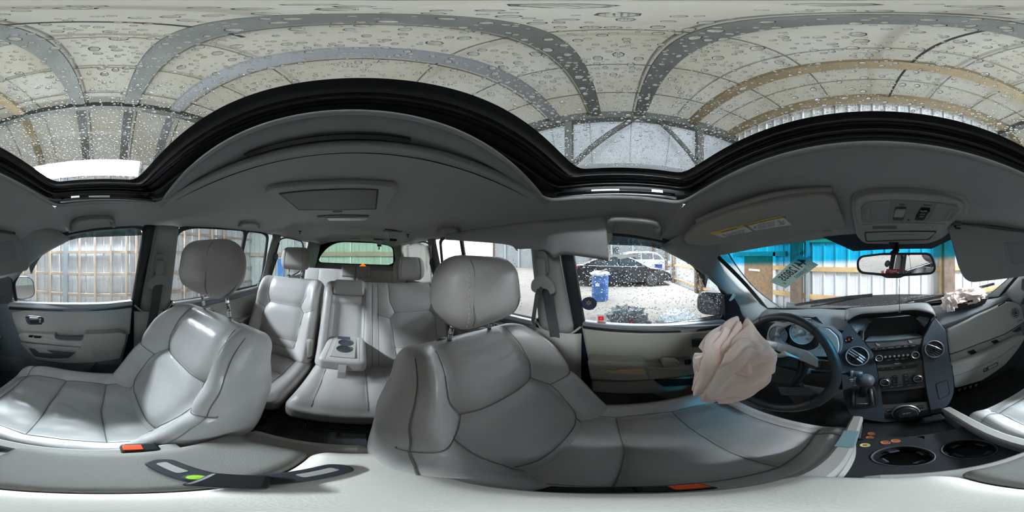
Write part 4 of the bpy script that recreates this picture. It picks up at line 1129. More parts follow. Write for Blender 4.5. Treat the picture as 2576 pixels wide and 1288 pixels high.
box('seat_base', (-.165, -.72, -.88), (.7, .36, .10), M_BLACK, t, .01)
tube('release_bar', [(.15, -.5, -.84), (.13, -.46, -.86), (-.48, -.46, -.86), (-.5, -.5, -.84)], .006, M_BLACKG, t)
# armrest with cup holders (part of the wide seat)
ax0, ay0, az0 = .066, -.85, -.56
pad('armrest', (.215, .31, .085), .024, .016, M_LEATHER, t, T(ax0, ay0, az0) @ RX(-2), None, [[(-.075, -.15), (-.075, .15)], [(.075, -.15), (.075, .15)]], gd=.002, gw=.004, puff=.001, axis=2)
box('cup_tray', (ax0, ay0, az0+.041), (.115, .27, .008), M_TRIM, t, .004)
for dy in (.055, -.015): lathe('cup_hole', [(.038, .0), (.040, .002), (.036, .003), (.034, -.0), (0, -.0)], M_TRIM_D, t, (ax0, ay0+dy, az0+.046), (0, 0, 1), 24)
box('tray_slot', (ax0+.015, ay0-.085, az0+.0455), (.07, .06, .003), M_TRIM_D, t, .001)
tube('pull_strap', [(ax0-.005, ay0+.155, az0+.005), (ax0-.005, ay0+.175, az0-.03), (ax0-.005, ay0+.18, az0-.07)], .01, M_LEATHER_D, t, flat=(.035, .006), up=(0, 1, .1), seg=8)
# buckles on the second row
def buckle(label, p, rot, orange=True, name='seat_belt_buckle', s=1., horiz=False):
    b = thing(name, label, 'buckle', p)
    box('housing', p, (.03*s, .05*s, .022*s), M_BLACK, b, .005, rot=rot)
    if orange: box('release_button', Vector(p)+rot @ Vector((0, .012*s, .011*s)), (.018*s, .026*s, .006*s), M_ORANGE, b, .0015, rot=rot)
    tube('stalk', [Vector(p)+rot @ Vector((0, -.02, 0)), Vector(p)+rot @ Vector((0, -.07, -.02))], .01, M_BLACK, b, flat=(.022, .008), up=rot @ Vector((0, 0, 1)), seg=8)
    return b
buckle('black buckle lying in the gap beside the second row seat behind the passenger', P(775, 897, Z=-.66), E(20, 0, 40), False)
buckle('black buckle at the foot of the wide second row seatback', P(942, 903, Z=-.655), E(20, 0, -30), False)
# ---- third row
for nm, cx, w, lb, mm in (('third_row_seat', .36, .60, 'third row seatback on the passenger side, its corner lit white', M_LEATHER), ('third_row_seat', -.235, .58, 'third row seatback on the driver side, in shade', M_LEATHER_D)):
    t, M, w, th, Hh = row_seat(lb, cx, w, -1.86, -.105, None, None, 15, nm)
    pad('backrest', (w, th, .5), .03, .02, mm, t, M, None, [[(-.12, -.25), (-.12, .25)], [(.13, -.25), (.13, .25)]], gd=.004, gw=.006, puff=.004)
    pad('cushion', (w, .4, .13), .04, .04, mm, t, T(cx, -1.62, -.62), None, axis=2)
    pad('head_pad', (.16, .05, .12), .02, .02, M_LEATHER_D, t, M @ T(-.22 if cx > 0 else .21, .065, .22))
t = thing('warning_triangle', 'small bright orange fold sticking up behind the third row seatback', 'marker', (-.03, -1.99, -.12))
mk('triangle', [(-.065, -1.97, -.125), (.02, -1.97, -.125), (-.022, -1.98, -.088), (-.065, -1.985, -.125), (.02, -1.985, -.125), (-.022, -1.99, -.088)], [[0, 1, 2], [5, 4, 3], [0, 3, 4, 1], [1, 4, 5, 2], [2, 5, 3, 0]], mat('glowing_orange', (255, 110, 20), .4, emit=((255, 96, 10), .6)), t, bevel=.003)  # orange given a glow of its own, though it is no lamp
# front buckles
buckle('black buckle with orange button beside the passenger cushion', P(352, 1128, X=.197), E(10, 0, 0), s=1.05)
buckle('black buckle with orange button beside the driver cushion', P(1700, 1228, Z=-.565), E(10, 0, 0), s=.8)
buckle('white-labelled buckle between the passenger backrest and the door', P(318, 957, X=.66), E(20, 0, 60), False)
# ---- belts
def belt_front(sd, label, anchor, path, path2=None):
    t = thing('seat_belt', label, 'seat belt', PS(*anchor, .05))
    f = lambda x, y, o: PS(x, y, o)
    ax, ay = anchor
    a = f(ax, ay, .06)
    side = Vector((0, 1, 0)); upv = Vector((-sd*.22, 0, 1)).normalized(); inn_ = Vector((-sd, 0, -.2)).normalized()
    slab('height_adjuster', [a+side*u+upv*v for u, v in rnd([(-.022, .02), (.022, .02), (.02, .12), (-.02, .12)], .018)], .018, M_PILLAR, t, .004, d=-inn_)
    slab('anchor_cover', [a+inn_*.018+side*u+upv*v for u, v in rnd([(-.016, -.02), (.016, -.02), (.02, .09), (-.02, .09)], .015)], .018, M_PILLAR, t, .006, d=-inn_)
    slab('belt_guide', [a+inn_*.02+side*u+upv*v for u, v in rnd([(-.02, .02), (.02, .02), (.05, -.01), (.055, -.045), (.03, -.06), (.025, -.035), (-.025, -.035), (-.03, -.06), (-.055, -.045), (-.05, -.01)], .012)], .012, M_PILLAR, t, .003, d=-inn_)
    pp = [f(x, y, o) for x, y, o in path]
    tube('webbing', pp, .01, M_BELT, t, flat=(.047, .0018), up=(1, 0, 0), seg=8)
    if path2: tube('webbing_fold', [f(x, y, o) for x, y, o in path2], .01, M_BELT, t, flat=(.047, .0018), up=(.7, -.7, 0), seg=8)
    return t
belt_front(1, 'front passenger belt hanging down its pillar from a low guide loop', (399, 697), [(399, 708, .075), (392, 760, .07), (378, 830, .065), (362, 900, .06), (345, 960, .05)])
belt_front(-1, 'driver belt hanging twisted from the guide loop on its pillar', (1368, 703), [(1375, 722, .075), (1384, 780, .06), (1394, 835, .055), (1400, 880, .04)], [(1362, 722, .085), (1350, 745, .10), (1345, 780, .11), (1340, 812, .12)])
for sd, lb in ((1, 'dark belt on the rear pillar behind the passenger side rear door'), (-1, 'dark belt on the rear pillar behind the driver side rear door')):
    t = thing('seat_belt', lb, 'seat belt', S(sd, -1.24, 0, .04))
    box('belt_guide', S(sd, -1.24, -.03, .05), (.02, .06, .05), M_TRIM_D, t, .008)
    tube('webbing', [S(sd, -1.24, -.03, .06), S(sd, -1.22, -.15, .06), S(sd, -1.18, -.33, .07)], .01, M_BELT, t, flat=(.045, .002), up=(1, 0, 0), seg=8)
    tube('slide_rail', [S(sd, -1.24, -.02, .045), S(sd, -1.25, .09, .045)], .006, M_BLACK, t)
# ================================================================ DASHBOARD
da = thing('dashboard', 'dark grey dashboard with silver-grey glove box side and central control stack', 'dashboard', (XC, .8, -.6))
vs = []; fs = []
def dtop(u): return B(u)+Vector((0, .03, .0))
def dprof(u, b):
    x = XC+u*.765
    base = B(u); yb = base.y+.02; zb = base.z+.004
    hump = .022*math.exp(-((x+.29)/.17)**2); ctr_ = .03*math.exp(-((x-XC)/.13)**4)
    e = sst(np.array([x]), .05, .75)[0]
    mk_ = math.exp(-((x-.09)/.155)**6); ye = .705+.115*mk_; ze_ = .02*mk_-.36+.055*max(0, (x-.3)/.45)+hump
    tab = [(yb, zb), (yb*.6+ye*.4, zb+.012+hump), (yb*.3+ye*.7, (zb+ze_)/2+.018+hump*.8), (ye+.02, ze_+.012), (ye, ze_), (ye+.01, ze_-.03), (ye+.03, ze_-.12), (.74, -.62), (.86, -.70), (1.05, -.72)]
    k = b*(len(tab)-1); i = min(len(tab)-2, int(k)); t_ = k-i
    y = tab[i][0]*(1-t_)+tab[i+1][0]*t_; z = tab[i][1]*(1-t_)+tab[i+1][1]*t_
    return Vector((x, y, z))
grid(44, 36, lambda a, b: dprof(2*a-1, b))
mk('dash_pad', vs, fs, M_DASH, da, smooth=True)
vs = []; fs = []
grid(30, 2, lambda a, b: dprof(2*a-1, 0)+Vector((0, .012+.02*b, .004-.004*b))); mk('demister_strip', vs, fs, M_BLACK, da)
for sd in (-1, 1): slab('dash_end', [(XC+sd*.762, y, z) for y, z in ((.72, -.33), (.98, -.33), (.98, -.75), (.8, -.75), (.70, -.55))], .02, M_DASH, da, .004, d=(-sd, 0, 0))
# ---- passenger face
PF0 = Vector((.4, .685, -.42)); PFn = Vector((-.12, -1, .22)).normalized()
def PF(x, y, off=0): return PL(x, y, PF0+PFn*off, PFn)
def fslab(name, px, off, th, m, parent=da, r=3., bevel=.002, f=PF, n=PFn): return slab(name, [f(x, y, off) for x, y in rnd(px, r)], th, m, parent, bevel, d=-Vector(n))
fslab('face_backing', [(2376, 828), (2540, 752), (2580, 765), (2592, 810), (2585, 870), (2545, 925), (2470, 965), (2400, 985)], -.03, .05, M_TRIM_D)
fslab('upper_face', [(2381, 831, 8), (2460, 793), (2538, 758), (2562, 763, 8), (2580, 785), (2582, 806), (2529, 840), (2460, 866), (2389, 892)], .01, .045, M_DASHL, r=6, bevel=.006)
fslab('shelf_floor', [(2389, 893), (2460, 867), (2529, 841), (2582, 808), (2580, 838), (2520, 868), (2460, 897), (2395, 921)], -.028, .02, M_DASHL, r=2)
fslab('shelf_shade', [(2545, 834), (2582, 810), (2581, 826), (2558, 836)], -.0265, .001, M_TRIM_D, r=2)
lo = fslab('glove_box', [(2395, 922), (2460, 899), (2520, 869), (2566, 845), (2580, 843), (2572, 862), (2556, 885), (2529, 917), (2500, 938), (2470, 957), (2403, 976)], .03, .06, M_DASHL, r=4, bevel=.008)
fslab('glove_box_crease', [(2399, 945), (2462, 922), (2520, 893), (2560, 862), (2560, 864), (2521, 896), (2463, 925), (2399, 948)], .0315, .002, M_TRIM, r=1, bevel=0)
fslab('handle_recess', [(2468, 936), (2473, 925), (2510, 908), (2515, 911), (2513, 921), (2480, 938), (2467, 943)], .033, .006, M_DASHL, r=2, bevel=.0015)
fslab('handle_shadow', [(2474, 928), (2509, 911), (2512, 914), (2510, 920), (2478, 936), (2473, 937)], .0345, .002, M_TRIM_D, r=2, bevel=.0005)
fslab('handle_paddle', [(2487, 924), (2509, 914), (2509, 919), (2487, 930)], .037, .003, M_DASHL, r=1, bevel=.0008)
kc = PF(2478, 930, .036); lathe('lock', [(.0, .003), (.0045, .003), (.0055, .0), (.0055, -.004)], M_SILVER, da, kc, PFn, 18)
for q in ([(2433, 885), (2449, 879), (2466, 895), (2452, 898)], [(2492, 859), (2507, 854), (2524, 867), (2508, 871)]): fslab('shelf_slot', q, -.026, .001, M_BLACK, r=2, bevel=0)
fslab('under_dash_gap', [(2405, 978), (2468, 960), (2462, 972), (2407, 992)], .0, .02, M_BLACKG, r=1)
for i in range(4): fslab('under_dash_bracket', [(2410+14*i, 980-4*i), (2418+14*i, 977-4*i), (2416+14*i, 983-4*i), (2412+14*i, 986-4*i)], .012, .004, M_DASH, r=1, bevel=.001)
def vent(name, c, n, rad, up, parent=da, ribs=5, rim=M_SILVER, tilt=0, bright=()):
    n = Vector(n).normalized(); c = Vector(c)
    v = lathe(name, [(rad*1.0, -.03), (rad*1.0, .0), (rad*1.05, .004), (rad*1.12, .003), (rad*1.14, -.004)], rim, parent, c, n, 36)
    lathe('bowl', [(rad, -.002), (rad*.9, -.022), (0, -.028)], M_BLACK, v, c, n, 28)
    up = Vector(up); x = up.cross(n).normalized(); y = n.cross(x)
    if tilt: x, y = x*math.cos(R(tilt))+y*math.sin(R(tilt)), y*math.cos(R(tilt))-x*math.sin(R(tilt))
    for i in range(ribs):
        o = (i-(ribs-1)/2)*rad*2/(ribs+.6); L = math.sqrt(max(0, (rad*.95)**2-o*o))
        pts_ = [c+y*(o+rad*.06*math.cos(t_*PI/2))+x*L*t_+n*(.001-.004*abs(t_)) for t_ in (-1, -.5, 0, .5, 1)]
        tube('slat', pts_, .004, M_SILVER if i in bright else M_BLACKG, v, flat=(rad*.16, .0016), up=n+y*.5, seg=8)
    box('thumb_tab', c+n*.003+x*rad*.1, (.01, .008, rad*.5), M_BLACKG, v, .002, rot=face_rot(n))
    return v
vent('air_vent', PF(2553, 787, .012), PFn, .030, (0, 0, 1))
text('airbag_mark', 'SRS AIRBAG', .008, PF(2566, 806, .0105), M_TRIM_D, da, face_rot(PFn), .0002)
fslab('defroster_slot', [(2510, 768), (2528, 758), (2530, 761), (2512, 771)], .03, .003, M_BLACK, r=1, bevel=.0005)
# ---- centre stack
SN = Vector((0, -.848, .53)).normalized(); S0 = Vector((.09, .66, -.40))
def ST(x, y, off=0): return PL(x, y, S0+SN*off, SN)
def sslab(name, px, off, th, m, parent=da, r=3., bevel=.0015): return slab(name, [ST(x, y, off) for x, y in rnd(px, r)], th, m, parent, bevel, d=-SN)
outl = [(2135, 818, 3), (2114, 842), (2111, 880), (2116, 930), (2122, 1000, 8), (2140, 1048, 14), (2225, 1062), (2345, 1044), (2388, 1018, 14), (2401, 985, 14), (2396, 935), (2386, 890), (2379, 831, 4), (2353, 806), (2351, 790), (2325, 781), (2290, 779), (2180, 787), (2150, 794), (2130, 806)]
hole = [(2131, 810), (2151, 796), (2178, 790), (2292, 781), (2326, 785), (2349, 793), (2347, 808), (2324, 848), (2318, 880), (2322, 905), (2330, 975), (2340, 1032), (2344, 1042, 2), (2226, 1054, 2), (2216, 985), (2203, 915), (2194, 885), (2172, 860), (2143, 826)]
M_STACK = mat('stack_dark_blue_grey', (52, 60, 68), .42, bump=.15, bscale=700)
sslab('stack_wing', [(2129, 806, 1), (2135, 818, 2), (2114, 842), (2111, 880), (2116, 930), (2122, 1000, 8), (2140, 1048, 14), (2225, 1062, 2), (2226, 1054, 1), (2216, 985), (2203, 915), (2194, 885), (2172, 860), (2143, 826)], .012, .05, M_STACK, r=4, bevel=.004)
sslab('stack_wing', [(2353, 800, 2), (2379, 831, 4), (2386, 890), (2396, 935), (2401, 985, 14), (2388, 1018, 12), (2345, 1045, 4), (2343, 1040, 1), (2330, 975), (2322, 905), (2318, 880), (2324, 848), (2346, 808)], .012, .05, M_STACK, r=4, bevel=.004)
sslab('stack_foot', [(2224, 1054), (2345, 1042), (2346, 1047), (2225, 1062)], .012, .05, M_STACK, r=1, bevel=.003)
ring('screen_recess_wall', [ST(x, y, -.0) for x, y in rnd([(2128, 808), (2150, 793), (2178, 787), (2292, 778), (2328, 782), (2353, 792), (2326, 850), (2172, 864)], 4)], [ST(x, y, -.0) for x, y in rnd([(2133, 810), (2152, 797), (2179, 792), (2291, 783), (2325, 787), (2347, 795), (2322, 846), (2174, 859)], 4)], .10, M_BLACK, da, 0, d=-SN, n=60)
sslab('display_screen', [(2120, 800), (2360, 785), (2350, 855), (2140, 868)], -.09, .01, mat('display_screen', (10, 13, 15), .6), r=3)
a1, a2 = ST(2174, 859, -.0), ST(2322, 847, -.0); b1, b2 = ST(2186, 846, -.085), ST(2305, 836, -.085)
slab('display_shelf', [a1, a2, b2, b1], .004, mat('dusty_shelf', (72, 82, 86), .7, bump=.4, bscale=400, var=.15, vscale=60), da, .001, d=(0, 0, -1))
# hood over the screen
ho = [(2126, 808), (2128, 788), (2136, 777), (2230, 770), (2322, 763), (2340, 771), (2351, 783), (2355, 800)]
hi = [(2131, 808), (2151, 795), (2179, 789), (2235, 786), (2292, 780), (2326, 784), (2349, 791), (2352, 799)]
hof = resamp_open([ST(x, y, -.02) for x, y in ho], 30); hif = resamp_open([ST(x, y, .018) for x, y in hi], 30)
vs2 = []; fs2 = []
for i in range(30):
    for j in range(7): t_ = j/6; p = hif[i].lerp(hof[i], t_); p += Vector((0, 0, .012*math.sin(PI*t_)**.8)); vs2.append(p)
for i in range(29):
    for j in range(6): a = i*7+j; fs2.append([a, a+1, a+8, a+7])
mk('display_hood', vs2, fs2, mat('hood_grey', (118, 119, 117), .55, bump=.1, bscale=600), da, smooth=True, solid=.005)
tube('hood_edge', [p+Vector((0, .004, .003)) for p in hof], .004, M_BLACK, da, seg=8)
# radio
M_RADIO = mat('radio_black', (26, 27, 29), .3); M_RADIOB = mat('radio_brown_grey', (70, 66, 63), .45)
M_TXT = mat('button_text', (170, 174, 178), .6)
def sbox(name, x, y, w, h, off, th, m, parent=da, r=1.5, slope=-.085): return sslab(name, [(x-w/2, y-h/2-slope*w/2*-1*-1), (x+w/2, y-h/2+slope*w/2), (x+w/2, y+h/2+slope*w/2), (x-w/2, y+h/2-slope*w/2)], off, th, m, parent, r, .0008)
def stext(s, x, y, size, off, parent=da, m=M_TXT, rot=-5): return text('lettering', s, size, ST(x, y, off), m, parent, face_rot(SN) @ E(0, 0, -rot), .0002)
rd = sslab('radio_panel', [(2172, 860), (2324, 848), (2320, 905), (2206, 917), (2194, 886)], .004, .02, M_RADIO, r=3)
sslab('radio_top_lip', [(2178, 863), (2322, 851), (2318, 866), (2188, 878)], .007, .008, mat('speckled_black', (34, 34, 35), .5, bump=.6, bscale=900), rd, 2)
for (x, y) in ((2208, 866), (2290, 859)): sslab('clip_tab', [(x-6, y-4), (x+4, y+0), (x+6, y+4), (x-2, y+4)], .009, .003, M_SILVER, rd, 1, .0005)
for i, s in enumerate(('AM', 'FM', 'CD/AUX', 'CD-RW', 'TITLE', 'SCAN')):
    x = 2204+18.6*i; y = 878-1.75*i; sbox('radio_button', x, y, 17.4, 7, .011, .006, M_RADIO, rd); stext(s, x, y, .0058, .0116, rd)
for (x, y, r_) in ((2211, 901, .0145), (2301, 893, .0165)):
    kb = lathe('dial', [(r_*1.2, -.002), (r_*1.2, .001), (r_, .002), (r_*.95, .016), (r_*.8, .018), (r_*.74, .015), (0, .0155)], M_DIAL, rd, ST(x, y, .006), SN, 32)
    lathe('dial_ring', [(r_*1.0, .0155), (r_*.9, .0195), (r_*.8, .0185)], M_SILVER, kb, ST(x, y, .006), SN, 32)
    stext('POWER' if x < 2250 else 'TUNE', x, y, .0052, .0224, kb)
for i in range(6):
    x = 2227+11.2*i; y = 898-.95*i; bt = lathe('preset_button', [(.0045, 0), (.0052, .003), (.0042, .006), (0, .0066)], M_SILVER, rd, ST(x, y, .006), SN, 18); stext(str(i+1), x, y, .0045, .0132, rd, M_RADIO)
for x, y, w, s in ((2236, 906, 20, '- SKIP +'), (2256, 904, 11, 'SCAN'), (2276, 902, 21, 'CATEGORY')): sbox('radio_button', x, y, w, 6, .007, .004, M_RADIO, rd); stext(s, x, y, .0045, .0075, rd)
cp = sslab('climate_panel', [(2205, 916), (2320, 904), (2330, 974), (2216, 985)], .002, .02, M_RADIOB, r=2)
sslab('disc_slot', [(2210, 916), (2303, 908), (2303, 910), (2210, 918)], .003, .002, M_BLACK, cp, .8, 0)
sslab('disc_slot_lip', [(2249, 914), (2268, 912.5), (2266, 916), (2251, 917)], .004, .001, M_SILVER, cp, 1, 0)
sslab('long_button', [(2209, 925, 4), (2309, 915, 4), (2308, 922, 4), (2210, 932, 4)], .006, .006, M_RADIO, cp, 3, .001)
for x, y, s in ((2220, 928, '> / II'), (2245, 926, 'SKIP'), (2274, 923, 'DISC'), (2298, 920, '^')): stext(s, x, y, .005, .0066, cp)
stext('SYNC   CTRL', 2287, 935, .005, .0026, cp)
for x, y, s in ((2225, 961, 'AUTO'), (2307, 952, 'MODE')):
    r_ = .021; kb = lathe('dial', [(r_*1.12, -.002), (r_*1.12, .002), (r_, .003), (r_*.93, .013), (r_*.72, .016), (r_*.66, .013), (0, .0135)], M_DIAL, cp, ST(x, y, .004), SN, 36)
    lathe('dial_ring', [(r_*.76, .0165), (r_*.70, .0175), (r_*.66, .016)], M_SILVER, kb, ST(x, y, .004), SN, 36); stext(s, x, y, .0065, .0182, kb)
sbox('centre_key', 2264, 957, 13, 20, .007, .006, M_STACK, cp)
for s, dy in (('^', -6), ('#', 0), ('v', 6)): stext(s, 2264, 957+dy, .006, .0076, cp)
for x, y, w, s in ((2249, 959, 13, 'A/C'), (2280, 955, 13, 'REAR'), (2250, 948, 12, 'FAN'), (2279, 945, 12, 'DUAL'), (2251, 966, 12, 'A/C'), (2282, 963, 12, 'REC')): sbox('climate_button', x, y, w, 7, .006, .004, M_RADIO, cp); stext(s, x, y, .0045, .0066, cp)
sslab('lower_button_row', [(2213, 974, 4), (2320, 962, 4), (2322, 969, 4), (2216, 981, 4)], .006, .006, M_BLACK, cp, 3, .001)
for x, y, s in ((2224, 976, 'h'), (2244, 973.5, 'REAR'), (2264, 971, 'DEFROST'), (2287, 968.5, 'MODE'), (2308, 966, 'h')): stext(s, x, y, .0048, .0066, cp)
sslab('open_cubby', [(2212, 982), (2336, 970), (2340, 1014), (2216, 1024)], -.035, .02, mat('cubby_dark', (26, 24, 32), .5), r=2)
lp = sslab('rotary_panel', [(2218, 1022), (2334, 1011), (2345, 1042, 4), (2226, 1054, 4)], .006, .03, M_RADIOB, r=2, bevel=.003)
kb = lathe('rotary_dial', [(.040, -.002), (.040, .004), (.035, .006), (.034, .018), (.030, .021), (.026, .021), (.0255, .024), (0, .0245)], M_DIAL, lp, ST(2279, 1038, .008), SN, 40)
lathe('dial_ring', [(.041, 0), (.043, .003), (.039, .007)], M_SILVER, kb, ST(2279, 1038, .008), SN, 40)
stext('SELECT', 2281, 1040, .0075, .0335, kb)
for x, y, s in ((2238, 1032, 'PHONE'), (2240, 1040, 'MAP GUIDE'), (2317, 1023, 'DISPLAY'), (2320, 1031, 'SETUP')): sbox('rotary_key', x, y, 15, 7, .009, .005, M_BLACK, lp); stext(s, x, y, .0048, .0096, lp)
sbox('pill_key', 2243, 1049, 11, 4, .009, .004, M_BLACK, lp)
# frame details
vent('air_vent', ST(2156, 896, .016), SN, .041, (0, 0, 1), tilt=-38, bright=(2, 3, 4), ribs=7)
vent('air_vent', ST(2351, 878, .016), SN, .037, (0, 0, 1), tilt=-38, bright=(4,), ribs=7)
hz = lathe('hazard_button', [(.0145, -.002), (.0155, .001), (.0135, .003), (.012, .0015), (0, .002)], M_BLACKG, da, ST(2136, 854, .013), SN, 28)
c = ST(2136, 854.5, .0158); X_ = Vector((1, 0, 0)); Y_ = SN.cross(X_)
mk('hazard_triangle', [c+X_*-.006-Y_*-.004*-1, c+X_*.006-Y_*.004, c+Y_*.007], [[0, 1, 2]], M_RED, hz)
tube('flap_outline', [ST(x, y, .013) for x, y in rnd([(2354, 966), (2383, 955), (2389, 985), (2387, 993), (2363, 1006)], 3)], .0009, M_BLACK, da, closed=True, seg=6)
sslab('pocket_flap', [(2355, 967), (2382, 957), (2388, 985), (2385, 992), (2363, 1003)], .0135, .004, M_STACK, r=3)
# selector
sh = thing('gear_selector', 'black gear selector knob with chrome button on the left of the control stack', 'gear selector', ST(2168, 1000, .01))
sslab('gate_surround', [(2134, 978, 6), (2200, 972, 8), (2209, 1008), (2206, 1024, 5), (2180, 1030), (2133, 1024, 5), (2131, 1005)], .035, .03, M_BLACK, sh, r=5, bevel=.005)
sslab('gate_plate', [(2152, 990), (2184, 988), (2186, 1015), (2152, 1017)], .037, .003, M_TRIM_D, sh, r=3)
for q in ([(2147, 982), (2145, 1018)], [(2190, 978), (2195, 1020)]): tube('gate_side', [ST(x, y, .042) for x, y in q], .006, M_STACK, sh, seg=10)
tube('gate_lip', [ST(2153, 1016, .041), ST(2184, 1015, .041)], .0022, M_SILVER, sh, seg=8)
cc = ST(2176, 957, .075)
tube('shaft', [ST(2170, 995, .03), cc], .013, M_BLACK, sh, seg=14)
pad('knob', (.062, .062, .056), .027, .008, M_TRIM_D, sh, Matrix.Translation(cc) @ RX(-30))
tube('chrome_button', [cc+Vector((-.03, 0, .0)), cc+Vector((-.052, -.004, .0))], .009, M_CHROME, sh, seg=16)
tube('knob_collar', [cc+Vector((-.026, 0, .0)), cc+Vector((-.034, -.001, .0))], .0145, M_SILVER, sh, seg=16)
tube('release_pin', [cc+Vector((-.02, -.0, -.028)), cc+Vector((-.036, -.002, -.03))], .0055, M_CHROME, sh, seg=12)
# ---- instrument cluster
CN = Vector((.05, -1, .30)).normalized(); C0 = Vector((-.2, .60, -.36))
def CP(x, y, off=0): return PL(x, y, C0+CN*off, CN)
def mx_(p): return Vector((2*-.297-p.x, p.y, p.z))
ro = [(1990, 795), (2009, 798), (2063, 826), (2084, 828), (2106, 848, 8), (2110, 870), (2108, 890, 6), (2092, 897), (2050, 896)]
ri = [(1990, 801), (2009, 805), (2067, 837), (2086, 860, 6), (2089, 885, 4), (2085, 891, 3), (2050, 889)]
def symo(pts):
    R_ = [CP(x, y, .02) for x, y in rnd(pts, 3)]; R_ = R_[1:]; return R_+[mx_(p) for p in reversed(R_)]
ring('cluster_bezel', symo(ro), symo(ri), .014, M_DASHL, da, .004, d=-CN, n=140)
slab('cluster_back', [p-CN*.016 for p in symo([(1990, 792), (2009, 795), (2063, 823), (2086, 826), (2110, 846, 8), (2114, 870), (2111, 893, 6), (2092, 901), (2050, 900)])], .06, M_TRIM_D, da, .006, d=-CN)
cb = slab('cluster_face', [p-CN*.0145 for p in symo(ri)], .003, mat('cluster_dark', (34, 36, 38), .3), da, .002, d=-CN)
slab('cluster_hood_liner', [p+CN*.0 for p in [CP(1960, 788, .02), CP(2009, 797, .02), CP(2063, 825, .02), CP(2063, 822, -.06), CP(2009, 790, -.06), CP(1960, 782, -.06)]], .004, M_DASH, da, .001, d=(0, 0, 1))
def gauge(px, py, rad, ticks, nums, lit=(196, 200, 204), a0=225, sweep=270, nm='gauge'):
    c = CP(px, py, .008); n_ = CN
    gface = mat('gauge_face_%d' % lit[0], lit, .5)
    gg = lathe(nm, [(rad*1.04, -.004), (rad*1.04, .004), (rad, .004), (rad, .001), (0, .001)], gface, da, c, n_, 40)
    x = Vector((0, 0, 1)).cross(n_).normalized(); y = n_.cross(x)
    for i in range(ticks+1):
        a = R(a0-sweep*i/ticks); dv = x*math.cos(a)+y*math.sin(a); L = .1 if i % 2 else .16
        tube('tick', [c+dv*rad*.96+n_*.0018, c+dv*rad*(.96-L)+n_*.0018], .0006, M_INK, gg, seg=4)
    for i, s in enumerate(nums):
        a = R(a0-sweep*(i+.5 if len(nums) < 3 else i)/(len(nums)-1 if len(nums) > 1 else 1)); dv = x*math.cos(a)+y*math.sin(a)
        text('numeral', s, rad*.2, c+dv*rad*.68+n_*.002, M_INK, gg, face_rot(n_), .0001)
    a = R(a0-8); dv = x*math.cos(a)+y*math.sin(a)
    lathe('needle_hub', [(rad*.3, .002), (rad*.28, .006), (0, .007)], M_SILVER, gg, c, n_, 24)
    tube('needle', [c+n_*.005, c+dv*rad*.78+n_*.005], [.0018, .0006], M_RED, gg, seg=6)
gauge(2017, 837, .052, 32, ['0', '20', '40', '60', '80', '100', '120', '140'])
gauge(1957, 843, .044, 16, ['0', '1', '2', '3', '4', '5', '6', '7', '8'], (120, 124, 130))
gauge(2066, 866, .036, 8, ['E', 'F'], (54, 54, 56))
# ---- driver side end vent, lower panels
vent('air_vent', CP(1884, 829, .02), CN, .036, (0, 0, 1), rim=M_BLACKG, ribs=5)
slab('lower_column_panel', [Vector(p) for p in ((-.42, .60, -.50), (-.16, .60, -.50), (-.12, .62, -.60), (-.15, .66, -.72), (-.42, .66, -.72))], .03, mat('column_grey', (98, 95, 90), .65), da, .006, d=(0, 1, 0))
slab('knee_panel', [Vector(p) for p in ((-.66, .64, -.45), (-.40, .62, -.45), (-.36, .66, -.72), (-.66, .70, -.72))], .03, M_TRIM_D, da, .006, d=(0, 1, 0))
slab('stack_side', [Vector(p) for p in ((-.075, .74, -.36), (-.075, .68, -.42), (-.07, .54, -.72), (-.07, .75, -.95), (-.075, .95, -.9))], .02, M_BLACK, da, .004, d=(1, 0, 0))
slab('stack_side', [Vector(p) for p in ((.25, .74, -.36), (.25, .68, -.42), (.25, .54, -.70), (.25, .75, -.95), (.25, .95, -.9))], .02, M_STACK, da, .004, d=(-1, 0, 0))
# ---- steering wheel
Wc = Vector((-.297, .42, -.385)); th_ = 25.
WU = Vector((1, 0, 0)); WV = Vector((0, math.sin(R(th_)), math.cos(R(th_)))); WN = Vector((0, -math.cos(R(th_)), math.sin(R(th_))))
def WL(u, v, n=0): return Wc+WU*u+WV*v+WN*n
sw = thing('steering_wheel', 'black leather steering wheel with silver spokes, its hub burst open', 'steering wheel', Wc)
M_WLEATH = mat('black_wheel_leather', (48, 46, 46), .38, bump=.3, bscale=500)
tube('rim', [WL(.185*math.cos(a), .185*math.sin(a), 0) for a in np.linspace(0, 2*PI, 73)[:-1]], .0165, M_WLEATH, sw, seg=14, closed=True)
for a in (55, 125, -40, -140):
    d_ = R(a); tube('rim_seam', [WL(.185*math.cos(d_)+math.cos(d_)*.0172*math.cos(q), .185*math.sin(d_)+math.sin(d_)*.0172*math.cos(q), .0172*math.sin(q)) for q in np.linspace(0, 2*PI, 17)[:-1]], .0011, M_BLACK, sw, closed=True, seg=5)
def wslab(name, uv, n, th, m, r=.006, bevel=.003, parent=sw): return slab(name, [WL(u, v, n) for u, v in rnd(uv, r)], th, m, parent, bevel, d=-WN)
wslab('hub', [(-.085, .055), (.085, .055), (.095, .0), (.07, -.075), (-.07, -.075), (-.095, 0)], .012, .06, M_BLACK, .02, .008)
wslab('burst_cover', [(-.02, .045), (.075, .05), (.085, .01), (.02, .0), (-.02, .005)], .02, .008, M_RADIO, .008, .003)
wslab('lower_cover', [(-.03, -.005), (.08, .0), (.065, -.065), (-.03, -.07)], .018, .008, mat('hub_dark', (44, 45, 45), .5), .012, .004)
